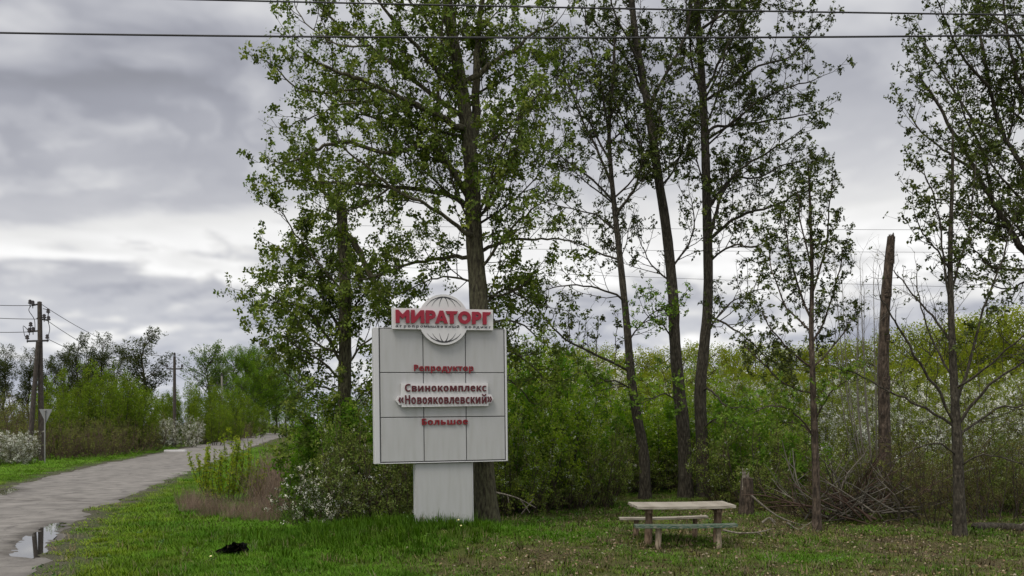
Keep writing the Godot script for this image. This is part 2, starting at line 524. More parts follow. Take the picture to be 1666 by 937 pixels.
func road():
	var water := [
		["pothole puddle mirroring sky and power pole at the road edge", [[17, 904], [30, 881], [52, 866], [80, 852], [106, 849], [102, 861], [78, 886], [82, 902], [54, 908]]],
		["thin puddle beside the far verge of the road", [[-12, 804], [0, 795.5], [18, 793.5], [38, 796.5], [22, 801.5], [8, 806]]],
		["small puddle in the broken road shoulder by the grass", [[193, 813], [208, 810], [234, 810.5], [238, 813.5], [214, 816]]],
	]
	var pools := []
	for w in water:
		var poly := PackedVector2Array()
		for p in w[1]:
			var d: float = (EYE + 0.012) * F / (p[1] - HZ)
			poly.append(Vector2((p[0] - CX) / F * d, -d))
		pools.append(poly)
	var mb := MB.new()
	var rows := []
	var d := -30.0
	while d < 318.0:
		rows.append(d)
		d += 0.14 if d > 10.0 and d < 34.0 else (1.0 if d <= 10.0 else d * 0.012)
	var n := 64
	for dd: float in rows:
		var e := road_edge(dd)
		var a := e.x - 0.12 + nz.get_noise_2d(dd * 2.5, 3.0) * 0.1
		var b := e.y + 0.12 + nz.get_noise_2d(dd * 2.5, 8.0) * 0.14
		for k in n + 1:
			var t := float(k) / n
			t = lerpf(t, 1.0 - pow(1.0 - t, 2.0), 0.6)
			var x := lerpf(a, b, t)
			var y := 0.018 * sin(PI * t) - 0.004 + 0.008 * nz.get_noise_2d(x, dd)
			var wet := 0.0
			if dd > 9.0 and dd < 34.0:
				var q := Vector2(x, -dd) + Vector2(nz.get_noise_2d(x * 2.2, dd * 2.2), nz.get_noise_2d(x * 2.2 + 40.0, dd * 2.2)) * 0.28
				for poly: PackedVector2Array in pools:
					var near := 9.0
					for j in poly.size():
						near = minf(near, q.distance_to(Geometry2D.get_closest_point_to_segment(q, poly[j], poly[(j + 1) % poly.size()])))
					if Geometry2D.is_point_in_polygon(q, poly): near = -near
					y -= 0.045 * (1.0 - smoothstep(-0.25, 0.12, near))
					wet = maxf(wet, 1.0 - smoothstep(-0.05, 0.4, near))
				# cracked strip across the road
				var st := absf(dd - 23.4 + nz.get_noise_2d(x * 0.6, 5.0) * 1.2)
				wet = maxf(wet, (1.0 - smoothstep(0.1, 0.75, st)) * smoothstep(-0.25, 0.3, nz.get_noise_2d(x * 0.9, dd * 2.0)) * 0.8)
			var side := minf(x - a, b - x)
			wet = maxf(wet, (1.0 - smoothstep(0.0, 0.55, side + nz.get_noise_2d(x * 1.5, dd * 0.8) * 0.5)) * 0.55)
			var tone := 0.93 + 0.16 * nz.get_noise_2d(x * 0.35 + 5.0, dd * 0.09) + 0.10 * nz.get_noise_2d(x * 2.0, dd * 1.2)
			tone -= 0.05 * exp(-pow((absf(t - 0.5) - 0.2) / 0.06, 2.0))
			mb.v.append(Vector3(x, y, -dd))
			mb.c.append(Color(tone, tone, tone).lerp(Color(0.40, 0.385, 0.36), wet))
			mb.n.append(Vector3.UP)
	for r in rows.size() - 1:
		for k in n:
			var q := r * (n + 1) + k
			mb.i.append_array([q, q + n + 1, q + 1, q + 1, q + n + 1, q + n + 2])
	var o := part("road", mb.mesh(), M.asphalt, self)
	tag(o, "worn grey asphalt side road bending away to the left", "road", "", "structure")
	for k in water.size(): flat("puddle", water[k][1], -0.012, M.water, water[k][0], "puddle")
	# slab lying on the far side of the road
	var sp := G(285, 64.5)
	sp.y = 0.0
	var slab := MB.new()
	slab.cbox(Vector3(-0.72, -0.02, -0.35), Vector3(0.72, 0.14, 0.25), 0.02)
	var so := part("concrete_slab", slab.mesh(), M.plate, self, sp)
	so.rotation.y = 0.12
	tag(so, "pale concrete slab lying on the edge of the road", "slab")

func flat(called: String, pix: Array, y: float, m: Material, label: String, category: String):
	var poly := PackedVector2Array()
	for p in pix:
		var d: float = (EYE - y) * F / (p[1] - HZ)
		poly.append(Vector2((p[0] - CX) / F * d, -d))
	# soften the outline
	var q := PackedVector2Array()
	for k in poly.size():
		var a := poly[k]; var b := poly[(k + 1) % poly.size()]
		var z := poly[(k - 1 + poly.size()) % poly.size()]; var c := poly[(k + 2) % poly.size()]
		for s in 5:
			q.append(a.cubic_interpolate(b, z, c, s / 5.0) + Vector2(nz.get_noise_2d(k * 3.1 + s * 0.7, y * 99), nz.get_noise_2d(y * 99, k * 3.1 + s * 0.7)) * 0.06)
	var t := Geometry2D.triangulate_polygon(q)
	var mb := MB.new()
	for v in q:
		mb.v.append(Vector3(v.x, y, v.y)); mb.n.append(Vector3.UP)
	mb.i = t
	if t.size() == 0: print("no triangles: ", label)
	tag(part(called, mb.mesh(), m, self), label, category, "", "structure")

# ---------------------------------------------------------------- the billboard
func billboard():
	var D := 15.4
	var pos := Vector3((720.5 - CX) / F * D + 0.01, 0, -D)
	pos.y = gh(pos.x, D) - 0.03
	var s := thing("roadside_sign", pos, "grey panelled roadside sign with red lettering on a square pillar", "sign")
	s.rotation_degrees = Vector3(0, 14, 0.7)
	var U := func(px: float) -> float: return (px - 720.5) * 0.01074
	var V := func(py: float) -> float: return EYE + (HZ - py) / F * D - pos.y
	# pillar
	var m := MB.new()
	m.cbox(Vector3(U.call(677.0), -0.25, -0.27), Vector3(U.call(769.5), V.call(753.5), -0.045), 0.006)
	part("pillar", m.mesh(), M.panel, s)
	m = MB.new()
	m.box(Vector3(U.call(676.2), -0.25, -0.28), Vector3(U.call(677.0) - 0.003, V.call(753.5), -0.052))
	part("pillar_trim", m.mesh(), M.frame, s)
	m = MB.new()
	m.box(Vector3(U.call(769.5) + 0.003, -0.25, -0.28), Vector3(U.call(771.0), V.call(753.5), -0.052))
	part("pillar_trim", m.mesh(), M.frame, s)
	# cabinet
	var l: float = U.call(612.5); var r: float = U.call(828.5); var t: float = V.call(534.0); var b: float = V.call(752.5)
	m = MB.new()
	m.box(Vector3(l + 0.012, b + 0.012, -0.30), Vector3(r - 0.012, t - 0.012, -0.022))
	part("cabinet", m.mesh(), M.gap, s)
	var il: float = U.call(621.8); var ir: float = U.call(824.5); var ib: float = V.call(750.0); var it: float = V.call(534.8)
	m = MB.new()
	m.cbox(Vector3(l, b, -0.305), Vector3(il - 0.012, t, 0.012), 0.008)
	part("frame_rail", m.mesh(), M.frame, s)
	m = MB.new()
	m.cbox(Vector3(ir + 0.010, b, -0.305), Vector3(r, t, 0.012), 0.008)
	part("frame_rail", m.mesh(), M.frame, s)
	m = MB.new()
	m.cbox(Vector3(il - 0.010, b, -0.303), Vector3(ir + 0.008, ib - 0.012, 0.010), 0.004)
	part("frame_rail", m.mesh(), M.frame, s)
	m = MB.new()
	m.cbox(Vector3(il - 0.010, it + 0.001, -0.303), Vector3(ir + 0.008, t, 0.004), 0.002)
	part("frame_rail", m.mesh(), M.frame, s)
	var gx := [il, U.call(691.0), U.call(760.0), ir]
	var gy := [it, V.call(606.3), V.call(678.3), ib]
	for row in 3:
		for col in 3:
			m = MB.new()
			var z := rng.randf_range(-0.0015, 0.0015)
			m.cbox(Vector3(gx[col] + 0.007, gy[row + 1] + 0.007, -0.02), Vector3(gx[col + 1] - 0.007, gy[row] - 0.007, 0.0 + z), 0.005)
			part("panel", m.mesh(), M.panel, s)
	# emblem plate: bar and disc in one outline
	var disc := Vector2(U.call(723.8), V.call(520.8))
	var rad := 40.7 * 0.01066
	var bar := [U.call(641.0), U.call(804.6), V.call(537.0), V.call(503.4)]
	var outline := PackedVector2Array()
	var hy0: float = bar[2] - disc.y; var hy1: float = bar[3] - disc.y
	var a1 := asin(hy1 / rad); var a0 := asin(hy0 / rad)
	outline.append_array([Vector2(bar[0], bar[2]), Vector2(bar[0], bar[3])])
	for k in 25:
		var an := lerpf(PI - a1, a1, k / 24.0)
		outline.append(disc + Vector2(cos(an), sin(an)) * rad)
	outline.append_array([Vector2(bar[1], bar[3]), Vector2(bar[1], bar[2])])
	for k in 25:
		var an := lerpf(a0, -PI - a0, k / 24.0)
		outline.append(disc + Vector2(cos(an), sin(an)) * rad)
	m = MB.new()
	m.prism(outline, 0.022, 0.085)
	var plate := part("emblem_plate", m.mesh(), M.plate, s)
	# two struts that hold the plate above the cabinet
	for px in [665.0, 782.0]:
		m = MB.new()
		m.box(Vector3(U.call(px) - 0.03, t + 0.003, -0.06), Vector3(U.call(px) + 0.03, V.call(506.0), 0.0215))
		part("strut", m.mesh(), M.frame, plate)
	# globe: rim and meridians as thin raised bars
	m = MB.new()
	var gr := 36.3 * 0.01066
	var meridian := func(lo: float, hi: float, kx: float, w0: float, w1: float):
		var pp := []
		for k in 9:
			var an := lerpf(lo, hi, k / 8.0)
			pp.append(disc + Vector2(cos(an) * kx, sin(an)) * gr)
		for k in 8:
			var dd: Vector2 = (pp[k + 1] - pp[k]).normalized().orthogonal()
			var wa := lerpf(w0, w1, k / 8.0); var wb := lerpf(w0, w1, (k + 1) / 8.0)
			var q: PackedVector2Array = [pp[k] + dd * wa, pp[k + 1] + dd * wb, pp[k + 1] - dd * wb, pp[k] - dd * wa]
			m.prism(q, 0.0855, 0.0885)
	for kx in [-0.97, -0.66, -0.26, 0.26, 0.66, 0.97]:
		var top0 := PI / 2 - 0.02
		meridian.call(top0, 0.62, kx, 0.010, 0.0012)
		meridian.call(-top0, -0.66, kx, 0.013, 0.0012)
	m.ring(disc, gr + 0.004, gr - 0.006, PI * 0.30, PI * 0.70, 0.0855, 0.0889, 20)
	m.ring(disc, gr + 0.004, gr - 0.010, -PI * 0.70, -PI * 0.30, 0.0855, 0.0889, 20)
	part("globe_lines", m.mesh(), M.line, plate)
	# red capitals, drawn after the photograph
	var q2 := func(x: float, y: float) -> Vector2: return Vector2(U.call(640.0 + x / 9.8), V.call(475.0 + y / 9.8))
	var pol := func(mm: MB, pts: Array, z: float):
		var q := PackedVector2Array()
		for p in pts: q.append(q2.call(float(p[0]), float(p[1])))
		mm.prism(q, 0.0855, z)
	var kx2 := 0.01074 / 9.8
	var caps := [
		[[[65, 515], [65, 310], [108, 310], [172, 378], [236, 310], [278, 310], [278, 515], [222, 515], [222, 405], [172, 452], [125, 405], [125, 515]]],
		[[[303, 515], [303, 310], [362, 310], [362, 415], [450, 310], [510, 310], [510, 515], [452, 515], [452, 402], [356, 515]]],
		[[[533, 310], [590, 310], [590, 515], [533, 515]], [[590, 310], [622, 310], [622, 362], [590, 362]], [[590, 396], [622, 396], [622, 446], [590, 446]]],
		[[[680, 515], [752, 310], [780, 310], [780, 392], [764, 436], [780, 436], [780, 476], [752, 476], [738, 515]], [[880, 515], [808, 310], [780, 310], [780, 392], [796, 436], [780, 436], [780, 476], [808, 476], [822, 515]]],
		[[[848, 316], [1040, 316], [1018, 364], [976, 364], [976, 515], [912, 515], [912, 364], [870, 364]]],
		[],
		[[[1268, 320], [1325, 320], [1325, 517], [1268, 517]], [[1325, 320], [1354, 320], [1354, 368], [1325, 368]], [[1325, 402], [1354, 402], [1354, 452], [1325, 452]]],
		[[[1440, 322], [1575, 322], [1548, 372], [1502, 372], [1502, 519], [1440, 519]]]]
	for k in caps.size():
		var lm := MB.new()
		for j in caps[k].size(): pol.call(lm, caps[k][j], 0.128 - 0.001 * j)
		if k == 2: lm.ring(q2.call(620.0, 378.0), 68 * kx2, 17 * kx2, -PI / 2, PI / 2, 0.0855, 0.1265, 20)
		if k == 5: lm.ring(q2.call(1147.0, 415.0), 101 * kx2, 46 * kx2, 0, TAU, 0.0855, 0.128, 40)
		if k == 6: lm.ring(q2.call(1352.0, 386.0), 66 * kx2, 17 * kx2, -PI / 2, PI / 2, 0.0855, 0.1265, 20)
		part("letter", lm.mesh(), M.red, plate)
	# small widely spaced line under it
	var small := "агропромышленный холдинг"
	for k in small.length():
		if small[k] == " ": continue
		var px := lerpf(648.5, 799.0, k / float(small.length() - 1))
		text("small_letter", small[k], plate, Vector3(U.call(px), V.call(534.2), 0.0855), 0.0, 0.046, 0.003, M.line, true)
	text("lettering", "Репродуктор", s, Vector3(U.call(675.8), V.call(603.6), 0.004), U.call(772.5) - U.call(675.8), 0.107, 0.025, M.red_dark, true)
	text("lettering", "Большое", s, Vector3(U.call(687.5), V.call(690.8), 0.004), U.call(762.3) - U.call(687.5), 0.107, 0.025, M.red_dark, true)
	var np := PackedVector2Array()
	for p in [[654.6, 624], [795, 623.6], [795, 642], [800, 642], [804, 649.2], [800, 656.5], [795.4, 657], [795.4, 661], [655, 662], [655, 658.5], [650.8, 658.5], [645.2, 650.8], [649.5, 643.5], [654.6, 643.5]]:
		np.append(Vector2(U.call(float(p[0])), V.call(float(p[1]))))
	m = MB.new()
	m.prism(np, 0.006, 0.075)
	var name_plate := part("name_plate", m.mesh(), M.plate, s)
	text("lettering", "Свинокомплекс", name_plate, Vector3(U.call(660.2), V.call(637.0), 0.0755), U.call(792.0) - U.call(660.2), 0.128, 0.02, M.maroon, true)
	text("lettering", "Новояковлевский", name_plate, Vector3(U.call(660.2), V.call(657.0), 0.0755), U.call(792.2) - U.call(660.2), 0.150, 0.02, M.maroon, true)
	text("lettering", "«", name_plate, Vector3(U.call(649.4), V.call(656.5), 0.0755), U.call(658.0) - U.call(649.4), 0.16, 0.02, M.maroon, true)
	text("lettering", "»", name_plate, Vector3(U.call(793.6), V.call(656.0), 0.0755), U.call(801.4) - U.call(793.6), 0.16, 0.02, M.maroon, true)

func text(called: String, words: String, parent: Node, at: Vector3, width: float, cap: float, depth: float, m: Material, bold: bool):
	var t := TextMesh.new()
	var f := SystemFont.new()
	f.font_names = PackedStringArray(["Droid Sans"])
	f.font_weight = 700 if bold else 400
	t.font = f
	t.text = words
	t.font_size = 64
	t.pixel_size = cap / (64.0 * 0.714)
	t.depth = depth
	t.horizontal_alignment = HORIZONTAL_ALIGNMENT_LEFT
	t.vertical_alignment = VERTICAL_ALIGNMENT_BOTTOM
	var am := ArrayMesh.new()
	am.add_surface_from_arrays(Mesh.PRIMITIVE_TRIANGLES, t.get_mesh_arrays())
	var bb := am.get_aabb()
	# the baseline: descenders of letters such as р and д hang below it
	var arr := am.surface_get_arrays(0)
	var vs: PackedVector3Array = arr[Mesh.ARRAY_VERTEX]
	var ref := TextMesh.new()
	ref.font = f; ref.text = "Н"; ref.font_size = 64; ref.pixel_size = t.pixel_size; ref.depth = depth
	ref.vertical_alignment = VERTICAL_ALIGNMENT_BOTTOM
	var base := ref.get_aabb().position.y
	var sx := width / bb.size.x if width > 0 else 1.35
	for k in vs.size():
		var v := vs[k]
		vs[k] = Vector3((v.x - bb.position.x) * sx, v.y - base, v.z - bb.position.z)
	arr[Mesh.ARRAY_VERTEX] = vs
	var out := ArrayMesh.new()
	out.add_surface_from_arrays(Mesh.PRIMITIVE_TRIANGLES, arr)
	if width <= 0: at.x -= bb.size.x * sx * 0.5
	part(called, out, m, parent, at)

# ---------------------------------------------------------------- table and benches
func log_post(h: float, r: float, tilt := 0.0, down := 0.25) -> ArrayMesh:
	var m := MB.new()
	var p := []; var rr := []
	for k in 6:
		var t := k / 5.0
		p.append(Vector3(rng.randf_range(-0.006, 0.006) + tilt * t, lerpf(-down, h, t), rng.randf_range(-0.006, 0.006)))
		rr.append(r * rng.randf_range(0.93, 1.06))
	m.tube(p, rr, 12)
	return m.mesh()

func plank(lx: float, th: float, dz: float, warp := 0.008) -> ArrayMesh:
	var m := MB.new()
	var n := 8
	var pts := []
	for k in n + 1:
		var t := float(k) / n
		pts.append([lerpf(-lx / 2, lx / 2, t), sin(t * PI) * -warp + rng.randf_range(-0.0015, 0.0015), rng.randf_range(-0.003, 0.003)])
	for k in n:
		var a: Array = pts[k]; var b: Array = pts[k + 1]
		var A := [Vector3(a[0], a[1] + th, -dz / 2 + a[2]), Vector3(a[0], a[1] + th, dz / 2 + a[2]), Vector3(a[0], a[1], dz / 2 + a[2]), Vector3(a[0], a[1], -dz / 2 + a[2])]
		var B := [Vector3(b[0], b[1] + th, -dz / 2 + b[2]), Vector3(b[0], b[1] + th, dz / 2 + b[2]), Vector3(b[0], b[1], dz / 2 + b[2]), Vector3(b[0], b[1], -dz / 2 + b[2])]
		for j in 4:
			var q := (j + 1) % 4
			m.quad(A[j], B[j], B[q], A[q])
		if k == 0: m.quad(A[0], A[1], A[2], A[3])
		if k == n - 1: m.quad(B[3], B[2], B[1], B[0])
	return m.mesh()

func picnic_place():
	var t := thing("picnic_table", Vector3(2.78, gh(2.78, 14.7), -14.7), "weathered grey wooden picnic table on two log posts", "table")
	var y := 0.69 - t.position.y
	for k in 4:
		var o := part("plank", plank(1.58 + rng.randf_range(-0.02, 0.03), 0.042, 0.215, 0.01), M.board, t, Vector3(rng.randf_range(-0.02, 0.02), y - 0.042 + rng.randf_range(-0.003, 0.003), -0.345 + k * 0.225))
		o.rotation.z = 0.012
	for x in [-0.56, 0.56]:
		var bm := MB.new()
		bm.box(Vector3(-0.04, -0.06, -0.38), Vector3(0.04, 0, 0.38))
		part("beam", bm.mesh(), M.post, t, Vector3(x, y - 0.055 + 0.012 * x, 0))
		part("leg", log_post(y - 0.117 + 0.012 * x, 0.062, 0.01), M.post, t, Vector3(x, 0, 0.17))
	var b := thing("bench", Vector3(2.735, gh(2.735, 14.05), -14.05), "low bench with a flaking dark green plank in front of the picnic table", "bench")
	var yb := 0.425 - b.position.y
	var o2 := part("plank", plank(1.6, 0.045, 0.22, 0.012), M.green_paint, b, Vector3(0, yb - 0.045, 0))
	o2.rotation.z = 0.01
	part("leg", log_post(yb - 0.052, 0.048, 0.02), M.post_light, b, Vector3(-0.445, 0, 0.0))
	part("leg", log_post(yb - 0.042, 0.044, -0.015), M.post_light, b, Vector3(0.535, 0, 0.0))
	var c := thing("bench", Vector3(2.62, gh(2.62, 15.45), -15.45), "low bench with a bare grey plank behind the picnic table", "bench")
	var yc := 0.40 - c.position.y
	var o3 := part("plank", plank(1.52, 0.032, 0.2, 0.015), M.board, c, Vector3(0, yc - 0.032, 0))
	o3.rotation.z = 0.022
	part("leg", log_post(yc - 0.046, 0.045), M.post, c, Vector3(-0.47, 0, 0))
	part("leg", log_post(yc - 0.03, 0.042), M.post, c, Vector3(0.55, 0, 0))

# ---------------------------------------------------------------- trees
func rad_list(n: int, r0: float, r1: float, pw := 1.0) -> Array:
	var o := []
	for k in n: o.append(lerpf(r0, r1, pow(k / float(n - 1), pw)))
	return o

func plen(p: Array) -> float:
	var l := 0.0
	for k in p.size() - 1: l += (p[k + 1] - p[k]).length()
	return l

func at_len(p: Array, s: float) -> Array:      # [point, tangent, index share]
	for k in p.size() - 1:
		var l: float = (p[k + 1] - p[k]).length()
		if s <= l or k == p.size() - 2:
			return [p[k].lerp(p[k + 1], clampf(s / maxf(l, 1e-5), 0, 1)), (p[k + 1] - p[k]).normalized()]
		s -= l
	return [p[-1], Vector3.UP]

# side branches, twigs and leaf clusters along a path
func ramify(tw: MB, cp: CP, p: Array, o: Dictionary):
	var L := plen(p)
	var s: float = o.get("start", 0.15) * L
	var sp: float = o.get("sp", 0.3)
	while s < L:
		var q := at_len(p, s)
		var t := s / L
		var side: Vector3 = (rp() - q[1] * 0.0)
		side = (side - q[1] * side.dot(q[1])).normalized()
		var dir: Vector3 = (q[1] * o.get("fwd", 0.7) + side + Vector3.UP * o.get("up", 0.35)).normalized()
		var ln: float = o.get("sl", 1.0) * rng.randf_range(0.45, 1.2) * (1.0 - 0.45 * t)
		branchlet(tw, cp, q[0], dir, ln, o)
		s += sp * rng.randf_range(0.5, 1.5)
	branchlet(tw, cp, p[-1], (p[-1] - p[-2]).normalized(), o.get("sl", 1.0) * 0.6, o)

func branchlet(tw: MB, cp: CP, from: Vector3, dir: Vector3, ln: float, o: Dictionary):
	var pts := [from]
	var n := 4
	var cur := from
	var dd := dir
	for k in n:
		dd = (dd + rp() * 0.28 + Vector3.UP * o.get("curl", 0.12)).normalized()
		cur += dd * ln / n
		pts.append(cur)
	var r: float = o.get("tr", 0.009) * (0.5 + ln * 0.6)
	tw.tube(pts, rad_list(n + 1, r, r * 0.35), 4 if r > 0.012 else 3, false)
	var bare: float = o.get("bare", 0.0)
	if rng.randf() < bare: return
	var s: float = ln * o.get("lstart", 0.25)
	while s < ln:
		var q := at_len(pts, s)
		var side := rp()
		side = (side - q[1] * side.dot(q[1])).normalized()
		var td: Vector3 = (q[1] * 0.7 + side * 0.9 + Vector3.UP * o.get("tup", 0.15)).normalized()
		var tl: float = o.get("tl", 0.28) * rng.randf_range(0.4, 1.25)
		var e: Vector3 = q[0] + td * tl
		tw.tube([q[0], q[0].lerp(e, 0.55) + rp() * tl * 0.08, e], [r * 0.45, r * 0.35, r * 0.2], 3, false)
		for k in o.get("lpt", 2):
			if rng.randf() < o.get("dens", 0.8):
				leaf(cp, q[0].lerp(e, rng.randf_range(0.35, 1.08)), td, o)
		s += o.get("tsp", 0.16) * rng.randf_range(0.5, 1.5)
	if rng.randf() < o.get("dens", 0.8): leaf(cp, pts[-1], dd, o)

func leaf(cp: CP, at: Vector3, dir: Vector3, o: Dictionary):
	var sc: float = o.get("ls", 0.11) * rng.randf_range(0.65, 1.3)
	cp.t.append(Transform3D(frame((dir + rp() * 0.5).normalized(), rng.randf() * TAU, sc), at))
	var cs: Array = o.cols
	cp.c.append(tint(cs[rng.randi() % cs.size()], 0.22))

# a big tree: trunk and main limbs from pixel traces at the tree's own depth
func traced_tree(called: String, label: String, d: float, trunk: Array, r0: float, r1: float, limbs: Array, o: Dictionary, bark: Material, group := "") -> Node3D:
	var base := P(trunk[0][0], trunk[0][1], d)
	base.y = gh(base.x, d)
	var t := thing(called, base, label, "tree", group)
	var tp := []
	for k in trunk.size():
		var e: Array = trunk[k]
		var w := P(e[0], e[1], d + (e[2] if e.size() > 2 else 0.0)) - base
		if k == 0: w = Vector3(0, -0.15, 0)
		tp.append(w)
	var sm := smooth(tp, 5)
	# knobbly bark outline
	var rr := []
	for k in sm.size():
		var f := k / float(sm.size() - 1)
		var flare := 1.0 + 0.3 * exp(-maxf(sm[k].y, 0.0) / 0.28)
		rr.append(lerpf(r0, r1, pow(f, 0.85)) * flare * (1.0 + 0.07 * nz.get_noise_2d(sm[k].y * 1.9, r0 * 50.0)))
	var m := MB.new()
	m.tube(sm, rr, 26)
	for k in m.v.size():
		var v := m.v[k]
		var nn := m.n[k]
		var ang := atan2(nn.z, nn.x)
		var fur := absf(nz.get_noise_3d(cos(ang) * 2.6, v.y * 0.8 + r0 * 90.0, sin(ang) * 2.6)) - 0.2
		m.v[k] = v + nn * r0 * (0.20 * fur * exp(-maxf(v.y, 0.0) / 5.0) + 0.05 * nz.get_noise_3d(v.x * 6.0, v.y * 2.5, v.z * 6.0))
	part("trunk", m.mesh(), bark, t)
	var tw := MB.new()
	var cp := CP.new()
	var top: float = o.get("top_from", 0.55)
	var oo := o.duplicate()
	oo.start = top
	if top < 1.0: ramify(tw, cp, sm, oo)
	for li in limbs:
		var pts := []
		var z := 0.0
		var zr: float = li.get("dz", rng.randf_range(-1.3, 1.3))
		for k in li.p.size():
			var e: Array = li.p[k]
			z = zr * pow(k / float(li.p.size() - 1), 0.9)
			pts.append(P(e[0], e[1], d + z) - base)
		# start inside the trunk
		var best: Vector3 = sm[0]
		for w: Vector3 in sm:
			if (w - pts[0]).length() < (best - pts[0]).length(): best = w
		if (best - pts[0]).length() < 0.6: pts[0] = best
		var s2 := smooth(pts, 4)
		for k in range(2, s2.size()): s2[k] = s2[k] + rp() * 0.02
		var lr: float = li.get("r", 0.05) * o.get("thick", 0.85)
		var lm := MB.new()
		lm.tube(s2, rad_list(s2.size(), lr, lr * 0.22 + 0.004, 0.8), 8)
		part("branch", lm.mesh(), bark, t)
		var lo := o.duplicate()
		lo.merge(li.get("o", {}), true)
		ramify(tw, cp, s2, lo)
	for a in o.get("fill", []):      # extra small limbs: [px, py, px2, py2, n]
		for k in a[4]:
			var f := rng.randf()
			var q0 := at_len(sm, plen(sm) * lerpf(a[0], a[1], f))
			var ang := rng.randf() * TAU
			var dir := Vector3(cos(ang), a[3], sin(ang)).normalized()
			var pts := [q0[0]]
			var cur: Vector3 = q0[0]
			var L: float = a[2] * rng.randf_range(0.6, 1.2)
			for j in 4:
				dir = (dir + rp() * 0.15 + Vector3.UP * 0.08).normalized()
				cur += dir * L / 4
				pts.append(cur)
			tw.tube(pts, rad_list(5, 0.012 + L * 0.008, 0.006), 5, false)
			ramify(tw, cp, pts, o)
	part("twigs", tw.mesh(), o.get("twigmat", M.twig), t).set_meta("kind", "stuff")
	if cp.t.size():
		var cr := scatter("crown", cp, o.get("mesh", M.lc_poplar), o.get("leafmat", M.leaf), t)
		cr.set_meta("kind", "stuff")
	return t

